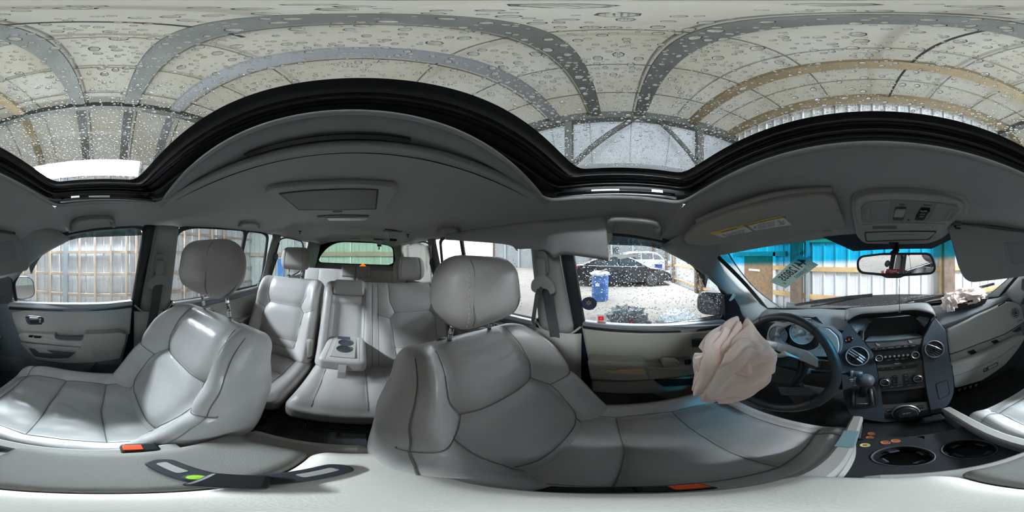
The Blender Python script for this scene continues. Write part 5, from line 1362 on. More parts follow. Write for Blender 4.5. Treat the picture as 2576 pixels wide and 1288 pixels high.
for sd in (-1, 1):
    wslab('spoke', [(sd*.07, .055), (sd*.12, .05), (sd*.18, .05), (sd*.185, .02), (sd*.12, .012), (sd*.08, .018)], .004, .02, M_WLEATH, .01, .004)
    wslab('silver_spoke_cap', [(sd*.0, .088), (sd*.10, .078), (sd*.135, .055), (sd*.14, .028), (sd*.10, .040), (sd*.0, .058)], .026, .016, M_SILVER, .004, .003)
    wslab('lower_spoke', [(sd*.03, -.07), (sd*.09, -.05), (sd*.13, -.135), (sd*.10, -.155)], .0, .02, M_WLEATH, .01, .004)
    wslab('lower_spoke_cap', [(sd*.03, -.085), (sd*.12, -.055), (sd*.135, -.085), (sd*.05, -.115)], .01, .012, M_TRIM_D, .006, .003)
    wslab('control_pad', [(sd*.10, .055), (sd*.145, .05), (sd*.14, .015), (sd*.11, .02)], .018, .008, M_BLACK, .006, .002)
    for v in (.043, .033, .023): wslab('control_button', [(sd*.11, v+.004), (sd*.135, v+.003), (sd*.134, v-.003), (sd*.112, v-.003)], .0205, .003, M_SILVER if v > .04 else M_TRIM_D, .002, .001)
tube('column', [WL(0, 0, -.05), WL(0, -.03, -.30)], [.06, .075], M_TRIM_D, sw, seg=18)
q = [WL(.09, -.02, -.07), WL(.15, -.015, -.09), WL(.215, -.012, -.08)]
tube('wiper_stalk', q, .007, M_BLACK, sw, seg=10); tube('stalk_tip', [q[2]-Vector((.008, 0, 0)), q[2]+Vector((.035, -.002, 0))], .012, M_STACK, sw, seg=14)
lathe('stalk_ring', [(.0125, -.004), (.0135, 0), (.0125, .004)], M_SILVER, sw, q[2]+Vector((.004, 0, 0)), (1, 0, 0), 18)
q = [WL(-.09, -.02, -.07), WL(-.15, -.015, -.09), WL(-.215, -.012, -.08)]; tube('lamp_stalk', q, .008, M_BLACK, sw, seg=10)
# ---- deflated bag hanging from the hub
ab = thing('deployed_airbag', 'limp pale peach airbag hanging out of the steering wheel hub', 'airbag', (-.3, .26, -.33))
att = WL(.005, .015, .03)
cen = P(1838, 912, X=-.315)
vs2 = []; fs2 = []; n = 84
axn = (cen-att).normalized()
e1 = axn.cross(Vector((0, 0, 1))).normalized(); e2 = e1.cross(axn)
L_ = (cen-att).length
for i in range(n+1):
    th2 = PI*i/n
    for j in range(2*n):
        ph = PI*j/n
        u = math.cos(ph); v = math.sin(ph); s = math.sin(th2); c_ = math.cos(th2)
        rx, ry, rz = .098, .135, .088
        if c_ > 0: neck = 1-.52*c_**1.3; rz2 = L_*.98
        else: neck = 1.; rz2 = rz
        fold = .07*math.sin(ph*6+2.2*noise.noise(Vector((u, v, c_))*1.5))*max(0, c_)**.8
        q = Vector((u*s, v*s, c_))
        f1 = noise.noise(q*1.3+Vector((3, 1, 0)))
        w_ = Vector((noise.noise(q*1.1), noise.noise(q*1.1+Vector((9, 0, 0))), 0))*.9
        r1 = 1-abs(noise.noise(Vector((q.x*1.9, q.y*1.3, q.z*.9))+w_+Vector((5, 2, 9))))*2
        r2 = 1-abs(noise.noise(Vector((q.x*3.4, q.y*1.6, q.z*1.4))+w_*1.5+Vector((1, 7, 2))))*2
        cr_ = max(0, r1-.55)*1.6; cr2 = max(0, r2-.62)*1.1
        f = 1+.20*f1-.36*cr_-.22*cr2+fold
        p = cen+e1*(u*s*rx*neck*f)+e2*(v*s*ry*neck*f*(1.05 if v < 0 else 1))-axn*(c_*rz2*(f if c_ < 0 else 1))
        p.z -= .012*max(0, 1-s)*0
        vs2.append(p)
for i in range(n):
    for j in range(2*n): fs2.append([i*2*n+j, i*2*n+(j+1) % (2*n), (i+1)*2*n+(j+1) % (2*n), (i+1)*2*n+j])
mk('bag', vs2, fs2, M_BAG, ab, smooth=True)
vs2 = []; fs2 = []
for i in range(25):
    t_ = i/24; a = att+WU*(-.07+.15*t_)+WV*(.03+.01*math.sin(t_*9)); b = a-axn*-.035+WV*(.004*math.sin(t_*30))
    vs2 += [a, a.lerp(cen, .25)+WV*(.02+.008*math.sin(t_*22))]
for i in range(24): fs2.append([2*i, 2*i+2, 2*i+3, 2*i+1])
mk('hem', vs2, fs2, M_WHITE, ab, smooth=True, solid=.0015)
# front airbag lid lifted on the passenger dash, second limp bag on it
pa = thing('airbag_flap', 'dark airbag lid standing open on the passenger end of the dash top', 'flap', P(2430, 765, Y=.80))
def DP(x, y, Y): return P(x, y, Y=Y)
slab('lid', [DP(2381, 770, .74), DP(2390, 783, .73), DP(2478, 762, .74), DP(2486, 750, .80), DP(2440, 752, .84), DP(2381, 758, .84)], .006, mat('lid_brown_black', (46, 38, 42), .5), pa, .002, d=(0, .3, -1))
slab('lid_wall', [DP(2391, 784, .73), DP(2478, 763, .73), DP(2486, 750, .73), DP(2430, 757, .73), DP(2392, 768, .73)], .008, mat('lid_brown_black', (46, 38, 42), .5), pa, .002, d=(0, 1, 0))
bg_ = thing('deployed_airbag', 'small crumpled pink-white airbag lying on the passenger side dash top', 'airbag', P(2430, 752, Y=.80))
crumple('bag', P(2428, 748, Y=.79), (.115, .07, .045), mat('pink_cloth', (246, 226, 216), .8, bump=.2, bscale=400), bg_, 46, .55, 2.6, 12)
crumple('bag_corner', P(2388, 765, Y=.745), (.035, .035, .05), mat('pink_cloth', (246, 226, 216), .8), bg_, 24, .6, 3.2, 20)
# ================================================================ CENTRE CONSOLE
co = thing('centre_console', 'low centre console with pale padded lid, black cup holder tray and light side rails', 'console', (XC, .1, -.8))
box('console_body', (XC, -.06, -.80), (.215, .40, .44), M_TRIM, co, .02)
pad('lid_grey_half', (.135, .305, .06), .022, .012, mat('lid_cloth_grey', (128, 126, 120), .9, bump=.4, bscale=700), co, T(.108, -.04, -.535), None, axis=2)
pad('lid_pale_half', (.115, .305, .066), .024, .012, mat('lid_cloth_pale', (226, 220, 208), .85, bump=.3, bscale=700), co, T(-.018, -.042, -.533), None, axis=2)
tz = -.66
M_TRAY = mat('tray_black', (30, 31, 34), .42, bump=.1, bscale=300)
box('tray_floor', (.062, .42, tz-.095), (.235, .26, .02), M_TRAY, co, .004)
def tray(x, y, off=0): return P(x, y, Z=tz+off)
# plate with two cup wells: wells are real cylinders set in the plate
def cup_plate():
    x0, x1, y0, y1 = -.055, .175, .115, .315; cs = [(.020, .232, .043), (.126, .222, .043)]
    vs2 = []; fs2 = []; n = 40
    outr = []; 
    for ci, (cx, cy, r_) in enumerate(cs):
        xa, xb = (x0, .073) if ci == 0 else (.073, x1); b = len(vs2)
        for k in range(n):
            a = 2*PI*k/n; dx, dy = math.cos(a), math.sin(a)
            t_ = min([(xb-cx)/dx if dx > 1e-9 else 9, (xa-cx)/dx if dx < -1e-9 else 9, (y1-cy)/dy if dy > 1e-9 else 9, (y0-cy)/dy if dy < -1e-9 else 9])
            vs2 += [Vector((cx+dx*t_, cy+dy*t_, tz)), Vector((cx+dx*(r_+.003), cy+dy*(r_+.003), tz)), Vector((cx+dx*r_, cy+dy*r_, tz-.003)), Vector((cx+dx*r_*.86, cy+dy*r_*.86, tz-.07)), Vector((cx, cy, tz-.072))]
        for k in range(n):
            k2 = (k+1) % n
            for q in range(4): fs2.append([b+5*k+q, b+5*k2+q, b+5*k2+q+1, b+5*k+q+1])
    o = mk('cup_plate', vs2, fs2, M_TRAY, co); smooth_angle(o, 30)
    for cx, cy, r_ in cs:
        tube('well_ring', [(cx+math.cos(a)*(r_+.003), cy+math.sin(a)*(r_+.003), tz+.001) for a in np.linspace(0, 2*PI, 41)[:-1]], .0016, M_TRIM_D, co, closed=True, seg=6)
        for a in (20, 110, 200, 300): box('well_finger', (cx+math.cos(R(a))*r_*.8, cy+math.sin(R(a))*r_*.8, tz-.02), (.016, .02, .005), M_TRIM_D, co, .002, rot=E(0, 0, a) @ E(0, 35, 0))
cup_plate()
box('tray_step_wall', (.06, .318, tz-.045), (.23, .006, .09), M_TRAY, co, .001)
box('well_bridge', (.073, .225, tz-.012), (.03, .018, .02), M_BLACK, co, .004)
box('tray_front_step', (.062, .62, tz-.06), (.235, .04, .09), M_TRAY, co, .006)
box('tray_rear_step', (.062, .118, tz+.012), (.23, .014, .03), M_TRAY, co, .004)
tube('tray_rear_lip', [(-.055, .13, tz+.018), (.175, .13, tz+.018)], .003, M_BLACKG, co)
for sd, x in ((-1, -.066), (1, .186)):
    path = [(x+sd*.0, .43, tz-.01), (x, .33, tz+.035), (x, .2, tz+.06), (x, .05, tz+.09), (x, -.1, tz+.11)]
    tube('side_rail', crv(path, 6, closed=False), .02, M_TRIM, co, flat=(.03, .03), up=(0, 0, 1), seg=12)
    slab('side_panel', [(x, y, z) for y, z in ((.43, tz-.03), (.2, tz+.05), (-.1, tz+.10), (-.1, -1.0), (.43, -1.0))], .012, M_TRIM_D if sd < 0 else M_DASH, co, .003, d=(-sd, 0, 0))
slab('blue_grey_cap', [(-.082, .33, tz+.052), (-.05, .33, tz+.052), (-.05, .245, tz+.072), (-.082, .245, tz+.072)], .006, mat('cap_blue_grey', (110, 136, 140), .5), co, .002, d=(0, 0, -1))
box('pull_drawer', (.12, .46, tz-.035), (.12, .05, .012), M_BLACKG, co, .002, rot=E(-12, 0, 0))
# camera foot standing on the lid: dark bracket with green level
cf = thing('camera_bracket', 'flat charcoal camera bracket with a green level, lying on the console lid', 'bracket', (.05, -.07, -.50))
M_BRK = mat('bracket_charcoal', (44, 46, 50), .5)
zb = -.4985
def arm(a, b, w): 
    a = Vector((*a, 0)); b = Vector((*b, 0)); d = (b-a).normalized(); n_ = Vector((-d.y, d.x, 0))
    o_ = [a+n_*w, b+n_*w, b+d*w*.6, b-n_*w, a-n_*w]
    slab('arm', [Vector((x, y, zb)) for x, y in rnd([(p.x, p.y) for p in o_], .008)], .008, M_BRK, cf, .002, d=(0, 0, 1))
    m_ = a.lerp(b, .72); o2 = [m_+n_*w*.35-d*.018, m_+n_*w*.35+d*.018, m_-n_*w*.35+d*.018, m_-n_*w*.35-d*.018]
    slab('arm_slot', [Vector((x, y, zb+.0082)) for x, y in rnd([(p.x, p.y) for p in o2], .003)], .0006, M_TRIM, cf, 0, d=(0, 0, 1))
arm((.05, -.062), (.131, -.05), .016); arm((.05, -.062), (.0, -.138), .016)
box('hub', (.048, -.064, zb+.011), (.042, .042, .02), M_BLACK, cf, .004, rot=E(0, 0, 30))
lathe('level', [(.010, 0), (.010, .006), (.0075, .0065), (.0075, .006), (0, .006)], M_BRK, cf, (.071, -.055, zb+.008), (0, 0, 1), 24)
lathe('level_window', [(.0073, 0), (.0065, .002), (0, .003)], mat('level_green', (150, 205, 60), .3, coat=1), cf, (.071, -.055, zb+.0142), (0, 0, 1), 24)
# coins and crumbs in the tray
M_COPPER = mat('copper', (196, 120, 84), .35, metal=.8)
cprof = [(0, 0), (.0088, 0), (.0095, .0003), (.0095, .0011), (.0088, .0014), (.0083, .0011), (0, .0011)]
c0 = None
for i, (x, y, lb) in enumerate(((2192, 1091, 'copper coin in the console tray, farthest forward'), (2188, 1101, 'copper coin lying just behind the farthest forward coin'), (2227, 1113, 'bright copper coin in front of the left cup well'), (2253, 1109, 'dull copper coin, the one nearest the passenger seat'), (2176, 1120, 'pale yellowish coin nearest the driver side rail'))):
    p = P(x, y, Z=tz-.0845) if y < 1105 else P(x, y, Z=tz+.0002)
    co_ = lathe('coin', cprof, M_COPPER if i < 4 else mat('brass', (226, 206, 150), .35, metal=.6), None, (0, 0, 0), (0, 0, 1), 22)
    lathe('coin_relief', [(0, .0013), (.004, .0015), (.0045, .0011)], M_COPPER, co_, (0, 0, 0), (0, 0, 1), 12)
    co_.location = p; tag(co_, lb, 'coin', 'coins in the console tray'); CARTOP.append(co_)
# carpet crumbs
bits = mk('floor_crumbs', [v for k in range(60) for v in (lambda c: [c, c+Vector((.004, 0, .001)), c+Vector((0, .004, .002)), c+Vector((.001, .001, .004))])(Vector((random.choice((random.uniform(.25, .7), random.uniform(-.5, .6))), random.choice((random.uniform(.4, .85), random.uniform(-.5, -.3))), -1.022)))],
          [f for k in range(60) for f in ([4*k, 4*k+1, 4*k+2], [4*k, 4*k+1, 4*k+3], [4*k+1, 4*k+2, 4*k+3], [4*k, 4*k+2, 4*k+3])], M_TRIM, None)
tag(bits, 'scatter of pale crumbs on the dark carpet', 'crumbs', kind='stuff'); CARTOP.append(bits)
# ================================================================ OVERHEAD
ON = Vector((0, -.502, -.865)); O0 = Vector((.09, .43, .088))
def OP(x, y, off=0): return PL(x, y, O0+ON*off, ON)
oc = thing('overhead_console', 'grey overhead console with two reading lights and roof switches above the inner mirror', 'overhead console', O0)
def oslab(name, px, off, th, m, parent=oc, r=4., bevel=.002): return slab(name, [OP(x, y, off) for x, y in rnd(px, r)], th, m, parent, bevel, d=-ON)
M_OC = mat('overhead_grey', (158, 158, 154), .6, bump=.12, bscale=700)
oslab('surround', [(2138, 520, 12), (2150, 490, 20), (2292, 482), (2430, 492, 20), (2444, 520, 12), (2425, 560), (2370, 604, 12), (2336, 616, 12), (2258, 618), (2172, 616, 12), (2152, 596)], -.006, .05, M_LINER, r=8, bevel=.012)
oslab('bezel', [(2148, 516, 8), (2158, 498, 12), (2191, 490), (2294, 488), (2379, 496), (2420, 509, 10), (2429, 520, 6), (2417, 545), (2358, 598, 8), (2334, 606, 8), (2259, 611), (2180, 610, 8), (2166, 603, 6), (2155, 557)], .006, .03, M_OC, r=6, bevel=.005)
oslab('switch_panel', [(2164, 522), (2181, 509), (2242, 504), (2356, 510), (2408, 517), (2414, 528), (2389, 557), (2330, 561), (2234, 562), (2168, 561)], .0085, .006, mat('switch_panel_grey', (132, 132, 128), .5), r=5, bevel=.0015)
M_LENS = mat('ribbed_lens', (150, 154, 154), .22, coat=.6)
for nm, px in (('reading_light', [(2167, 524), (2183, 511), (2241, 507), (2234, 558), (2171, 558)]), ('reading_light', [(2357, 513), (2404, 519), (2410, 527), (2388, 554), (2332, 557)])):
    L_ = oslab(nm, px, .0105, .004, M_LENS, r=5, bevel=.0015)
    x0 = min(p[0] for p in px); x1 = max(p[0] for p in px)
    for i in range(14):
        y = 513+3.1*i
        a = (2170+abs(y-535)*.1 if x0 < 2200 else 2357-(y-513)*.55, y); b = (2239-(y-513)*.12 if x0 < 2200 else 2406-(y-513)*.36, y+.3)
        tube('lens_rib', [OP(a[0], a[1], .0108), OP(b[0], b[1], .0108)], .0006, M_LENS, L_, seg=4)
    q = [(2178, 524), (2189, 523), (2189, 552), (2179, 552)] if x0 < 2200 else [(2393, 529), (2400, 529), (2386, 548), (2379, 548)]
    oslab('push_patch', q, .0125, .002, mat('lens_grey', (150, 154, 154), .25, coat=.5), L_, 2, .0008)
for px, mm, s, tx, ty in (([(2252, 520), (2281, 520), (2272, 555), (2245, 554)], M_OC, 'ON', 2269, 515), ([(2317, 521), (2342, 523), (2324, 555), (2300, 554)], M_BLACK, 'OPEN', 2333, 517)):
    oslab('switch_well', px, .0092, .002, M_TRIM_D if mm is M_OC else M_BLACK, oc, 4, .0005)
    cx_ = sum(p[0] for p in px)/4; cy_ = sum(p[1] for p in px)/4
    sw_ = oslab('roof_switch', [(cx_+(x-cx_)*.92+1, cy_+(y-cy_)*.55+1) for x, y in px], .016, .006, mm, oc, 3, .002)
    text('lettering', s, .0085, OP(tx, ty, .0093), M_INK, oc, axes=((1, 0, 0), ON.cross(Vector((1, 0, 0)))), th=.0002)
    if s == 'OPEN':
        text('lettering', 'CLOSE', .006, OP(cx_+2, cy_-7, .0164), M_LABELW, sw_, axes=((1, 0, 0), ON.cross(Vector((1, 0, 0)))), th=.0002)
        text('lettering', 'TILT', .006, OP(cx_-2, cy_+7, .0164), M_LABELW, sw_, axes=((1, 0, 0), ON.cross(Vector((1, 0, 0)))), th=.0002)
        tube('tilt_mark', [OP(cx_-6, cy_+1, .0165), OP(cx_, cy_-2, .0165), OP(cx_+6, cy_+1, .0165), OP(cx_, cy_+2, .0165)], .0004, M_LABELW, sw_, seg=4, closed=True)
lathe('screw', [(.0025, 0), (.002, .001), (0, .001)], M_BLACK, oc, OP(2286, 553, .009), ON, 12)
oslab('button_strip', [(2168, 566), (2379, 564), (2366, 577), (2172, 579)], .009, .006, M_OC, r=3, bevel=.0015)
for k in range(3): oslab('speaker_slot', [(2195, 569+2.6*k), (2256, 569+2.6*k), (2255, 570.5+2.6*k), (2195, 570.5+2.6*k)], .0094, .0005, M_TRIM_D, oc, .5, 0)
for x, s in ((2300, 'I'), (2323, 'II'), (2345, 'III')): oslab('remote_button', [(x-11, 568), (x+11, 568), (x+9, 575), (x-11, 575)], .0105, .002, M_OC, oc, 1.5, .0006); text('lettering', s, .005, OP(x, 571.5, .0108), M_INK, oc, axes=((1, 0, 0), ON.cross(Vector((1, 0, 0)))), th=.0002)
oslab('glasses_lid_gap', [(2174, 585), (2358, 582), (2337, 604), (2178, 609)], .0082, .002, M_BLACK, r=5, bevel=.0005)
oslab('glasses_lid', [(2177, 587), (2355, 585), (2335, 602), (2180, 607)], .0105, .004, M_OC, r=5, bevel=.002)
tube('lid_pull', [OP(2235, 588, .0108), OP(2237, 591, .0108), OP(2300, 590, .0108), OP(2302, 587, .0108)], .0007, M_TRIM_D, oc, seg=4)
# inner mirror
MN = Vector((-.45, -.89, -.06)).normalized(); M0 = Vector((.071, .49, -.028))
def MP(x, y, off=0): return PL(x, y, M0+MN*off, MN)
im = thing('rear_view_mirror', 'black-framed inner mirror with a red voting sticker and a hanging wire', 'mirror', M0)
mo = [(2154, 656, 10), (2163, 643, 10), (2217, 637), (2329, 636), (2344, 641, 10), (2354, 668, 10), (2354, 682, 8), (2343, 691, 6), (2275, 695, 2), (2263, 700, 4), (2229, 700, 4), (2216, 694, 2), (2165, 689, 8), (2155, 679, 8)]
mi = [(2158, 658, 6), (2166, 648, 8), (2217, 642), (2329, 641), (2340, 645, 8), (2349, 670, 8), (2348, 681, 6), (2340, 686, 4), (2275, 689), (2215, 688), (2167, 684, 6), (2159, 676, 6)]
fr_ = slab('frame', [MP(x, y, -.004) for x, y in rnd(mo, 5)], .025, M_BLACK, im, .006, d=-MN)
ring('rim', [MP(x, y, .004) for x, y in rnd(mo, 5)], [MP(x, y, .004) for x, y in rnd(mi, 5)], .012, M_BLACK, im, .002, d=-MN, n=90)
slab('glass', [MP(x, y, .0) for x, y in rnd(mi, 5)], .003, M_MIRROR, im, 0, d=-MN)
tube('stem', [MP(2246, 640, -.01), Vector((.074, .52, .015)), Vector((.074, .535, .055))], .011, M_BLACK, im, seg=12)
box('wire_box', (.062, .525, .035), (.022, .02, .03), M_BLACK, im, .003)
st = slab('voting_sticker', [MP(x, y, .0012) for x, y in [(2227, 688), (2228, 683), (2231, 677), (2271, 677), (2266, 680), (2262, 681), (2261, 684), (2257, 684), (2256, 688)]], .0006, M_RED, im, 0, d=-MN)
text('lettering', 'I Voted', .0105, MP(2244, 682, .0015), M_PAPER, im, axes=(MP(2260, 682)-MP(2230, 682), MN.cross(MP(2260, 682)-MP(2230, 682))), th=.0002)
text('lettering', '#votes', .0035, MP(2244, 686.5, .0015), M_PAPER, im, axes=(MP(2260, 682)-MP(2230, 682), MN.cross(MP(2260, 682)-MP(2230, 682))), th=.0002)
for x in (2232, 2257): lathe('mirror_button', [(.0022, 0), (.0018, .001), (0, .0012)], M_TRIM_D, im, MP(x, 695, .005), MN, 10)
w0 = P(2262, 702, Y=.475); w1 = P(2262, 783, Y=.475)
tube('hanging_wire', [w0, w0.lerp(w1, .5)+Vector((.0012, 0, 0)), w1], .0006, M_TRIM_D, im, seg=5)
tube('hanging_wire', [w0+Vector((.0012, 0, 0)), w0.lerp(w1, .4)+Vector((-.001, 0, 0)), w1+Vector((.002, 0, 0))], .0006, M_TRIM_D, im, seg=5)
tube('wire_loop', [w1+Vector((.001+.0028*math.cos(a), 0, -.002+.0028*math.sin(a))) for a in np.linspace(0, 2*PI, 13)[:-1]], .0006, M_SILVER, im, closed=True, seg=5)
# visors
VA, VB, VC = Vector((-.08, .33, .130)), Vector((-.496, .214, .075)), Vector((-.08, .475, .078))
VN = (VB-VA).cross(VC-VA).normalized()
if VN.z > 0: VN = -VN
def VP(x, y, off=0): return PL(x, y, VA+VN*off, VN)
v1 = thing('sun_visor', 'driver sun visor folded up, with two yellow-headed warning labels', 'sun visor', VA)
def vslab(name, px, off, th, m, parent=v1, r=4., bevel=.004): return slab(name, [VP(x, y, off) for x, y in rnd(px, r)], th, m, parent, bevel, d=-VN)
vslab('visor_board', [(1718, 603, 8), (1732, 585, 10), (1755, 568, 10), (1830, 540), (1941, 511), (2039, 494), (2080, 492, 14), (2102, 502, 10), (2130, 568, 8), (2127, 579, 5), (2110, 581), (2094, 577, 4), (2072, 578, 4), (2057, 586), (1896, 608), (1810, 614, 6), (1777, 621, 8), (1727, 615, 8)], .0, .022, mat('visor_cloth', (160, 158, 152), .9, bump=.3, bscale=800), r=6, bevel=.007)
tube('visor_rod', [VP(1750, 569, .0)-VN*.02, VP(1940, 507, 0)-VN*.02, VP(2095, 492, 0)-VN*.02], .007, M_TRIM, v1, seg=10)
box('visor_clip', VP(2082, 583, .002), (.028, .014, .008), M_TRIM, v1, .003)
for px, hd in (([(1783, 586), (1867, 566), (1894, 582), (1818, 598)], [(1783, 586), (1867, 566), (1876, 571), (1794, 592)]), ([(1875, 564), (1966, 543), (1992, 566), (1899, 580)], [(1875, 564), (1966, 543), (1971, 548), (1881, 569)])):
    L_ = vslab('warning_label', px, .0012, .0006, M_LABELW, v1, .8, 0)
    vslab('label_head', hd, .0016, .0004, M_YEL, L_, .5, 0)
ex = (VP(1960, 555)-VP(1890, 570)).normalized(); ey = VN.cross(ex)
if ey.dot(VP(1900, 540)-VP(1900, 580)) < 0: ey = -ey
text('lettering', 'WARNING', .0105, VP(1834, 579.5, .002), M_INK, v1, axes=(ex, ey), th=.0001)
text('lettering', 'WARNING: HIGHER ROLLOVER RISK', .0066, VP(1925, 556, .002), M_INK, v1, axes=(ex, ey), th=.0001)
for k in range(4):
    text('lettering', 'AVOID ABRUPT MANEUVERS', .0036, VP(1927, 562+3.2*k, .0016), M_INK, v1, axes=(ex, ey), th=.0001)
    text('lettering', 'CHILDREN BELONG IN THE BACK SEAT', .0034, VP(1850, 583.5+2.6*k, .0016), M_INK, v1, axes=(ex, ey), th=.0001)
# pictogram: belted figure struck through
pc = VP(1966, 560, .0018)
def pg(pts, closed=False): tube('pictogram', [pc+ex*a*.001+ey*b*.001 for a, b in pts], .00045, M_INK, v1, seg=4, closed=closed)
pg([(3*math.cos(t_)-4, 3*math.sin(t_)+7) for t_ in np.linspace(0, 2*PI, 13)[:-1]], True); pg([(-4, 4), (-3, -3), (4, -5), (6, -1), (1, 1)]); pg([(-9, -8), (9, 9)]); pg([(-6, -8), (6, -9), (8, -2)])
pc = VP(1901, 572, .0018)
for k in range(3): pg([(-8+3*k, -4), (-2+3*k, 5)])
pc = VP(1822, 592, .0018)
pg([(3*math.cos(t_), 2+3*math.sin(t_)) for t_ in np.linspace(0, 2*PI, 11)[:-1]], True); pg([(-4, -4), (4, -3), (5, 1)])
QA, QB, QC = Vector((.31, .45, -.10)), Vector((.67, .33, -.09)), Vector((.22, .45, .08))
QN = (QB-QA).cross(QC-QA).normalized()
if QN.y > 0: QN = -QN
def QP(x, y, off=0): return PL(x, y, QA+QN*off, QN)
v2 = thing('sun_visor', 'passenger sun visor hanging down in front of the windscreen, vanity cover closed', 'sun visor', QC)
def qslab(name, px, off, th, m, r=4., bevel=.004): return slab(name, [QP(x, y, off) for x, y in rnd(px, r)], th, m, v2, bevel, d=-QN)
M_V2 = mat('visor_dark_cloth', (132, 134, 134), .9, bump=.3, bscale=800)
qslab('visor_board', [(2385, 572, 6), (2386, 562, 5), (2430, 565), (2500, 575), (2576, 584), (2618, 590, 10), (2636, 620, 12), (2651, 660, 10), (2648, 680, 8), (2576, 696), (2470, 709, 8), (2445, 712, 12), (2426, 702, 12), (2412, 670), (2396, 610)], .0, .018, M_V2, r=6, bevel=.006)
qslab('vanity_frame', [(2526, 611), (2576, 610), (2606, 607), (2619, 612, 6), (2627, 655, 6), (2576, 672), (2546, 675, 5), (2536, 660)], .0035, .004, M_V2, r=5, bevel=.0015)
qslab('vanity_cover', [(2532, 616), (2602, 612), (2612, 616, 5), (2620, 652, 5), (2552, 670, 4), (2542, 658)], .0055, .003, mat('visor_cover', (118, 120, 122), .7), r=4, bevel=.001)
tube('visor_rod', [QP(2385, 563)-QN*.008, QP(2500, 571)-QN*.008, QP(2616, 588)-QN*.008], .006, M_TRIM_D, v2, seg=10)
hk = thing('visor_hook', 'small dark visor hook on the ceiling beside the overhead console', 'hook', QP(2400, 566))
box('hook_base', QP(2405, 562, .01), (.03, .02, .014), M_TRIM_D, hk, .003); tube('hook_arm', [QP(2400, 566, .01), QP(2405, 574, .012), QP(2416, 574, .012)], .003, M_BLACKG, hk, seg=8)
# grab handles
def handle(label, px, off=.035, m=M_TRIM, w=.011):
    pts = [PC(x, y, .004 if i in (0, len(px)-1) else off*.55) for i, (x, y) in enumerate(px)]; t_ = thing('grab_handle', label, 'handle', pts[0])
    tube('grip', resamp_open(pts[1:-1], 24), w, m, t_, flat=(w*1.9, w*1.5), seg=12)
    for a, b in ((pts[0], pts[1]), (pts[-1], pts[-2])):
        c = a.lerp(b, .45); tube('foot', [a, b], [w*1.15, w*1.0], m, t_, seg=12)
    return t_
handle('ceiling grab handle above the front passenger window', [(182, 576), (184, 564), (196, 556), (230, 550), (270, 549), (281, 555), (286, 567)], .03, M_PILLAR)
handle('ceiling grab handle above the driver window, beside the torn lining', [(1534, 578), (1533, 562), (1544, 552), (1600, 554), (1640, 559), (1653, 568), (1656, 590)], .05, M_PILLAR, .012)
handle('ceiling grab handle above the passenger side rear door', [(603, 569), (607, 563), (622, 561), (640, 562), (650, 566), (652, 572)], .03, M_PILLAR, .009)
handle('ceiling grab handle above the driver side rear door', [(1103, 584), (1106, 577), (1118, 574), (1138, 574), (1150, 577), (1153, 583)], .04, M_PILLAR, .009)
# torn, sagging lining over the driver side doors
tl = thing('torn_headliner_flap', 'grey roof lining torn open and sagging over the driver side windows', 'torn lining', PS(1450, 600, .08))
bot_e = crv([(1120, 603), (1180, 607), (1240, 611), (1285, 617), (1302, 626), (1330, 625), (1370, 629), (1386, 640), (1396, 650), (1406, 642), (1424, 640), (1470, 646), (1510, 652), (1531, 657)], 4, closed=False)
top_e = crv([(1120, 590), (1180, 578), (1240, 570), (1300, 562), (1350, 557), (1400, 553), (1450, 549), (1500, 545), (1524, 543)], 6, closed=False)
A_ = resamp_open([PS(x, y, .065) for x, y in bot_e], 60); B_ = resamp_open([PC(x, y, .004) for x, y in top_e], 60); vs2 = []; fs2 = []
for i in range(60):
    for j in range(9):
        t_ = j/8; p = B_[i].lerp(A_[i], t_); p.x += .012*math.sin(PI*t_)*min(1, i/18)+.004*math.sin(i*.5+t_*5)*t_; vs2.append(p)
for i in range(59):
    for j in range(8): a = i*9+j; fs2.append([a, a+1, a+10, a+9])
mk('lining_sheet', vs2, fs2, M_LINER, tl, smooth=True, solid=.003)
tz_ = []
for i in range(26):
    t_ = i/25; y = 546+(657-546)*t_; tz_.append((PC if y < 600 else PS)(1528+4*noise.noise(Vector((i*.9, 1, 0)))+5*t_+(-4 if .3 < t_ < .6 else 0), y, .012+.058*max(0, (y-560)/97)))
tube('torn_foam_edge', tz_, [.003+.0025*abs(noise.noise(Vector((i, 5, 2)))) for i in range(26)], mat('pale_foam_edge', (214, 210, 180), .95, bump=.8, bscale=200), tl, seg=6)
slab('exposed_foam', [PC(x, y, .012) for x, y in ((1521, 578), (1538, 576), (1541, 592), (1537, 606), (1530, 612), (1519, 606))], .01, mat('pale_foam_edge', (214, 210, 180), .95), tl, .002, d=(-1, 0, 0))
slab('hanging_scrap', [PS(x, y, .06) for x, y in ((1288, 616), (1296, 616), (1303, 632), (1298, 630))], .003, M_FOAM, tl, .001, d=(-1, 0, 0))
slab('pale_backing', [PS(x, y, .03) for x, y in ((1532, 640), (1600, 640), (1606, 645), (1580, 648), (1562, 652), (1548, 646), (1534, 645))], .003, M_WHITE, tl, .001, d=(-1, 0, 0))
tube('pale_backing_edge', [PS(x, y, .045) for x, y in ((1300, 622), (1330, 624), (1368, 628))], .003, M_WHITE, tl, seg=6)
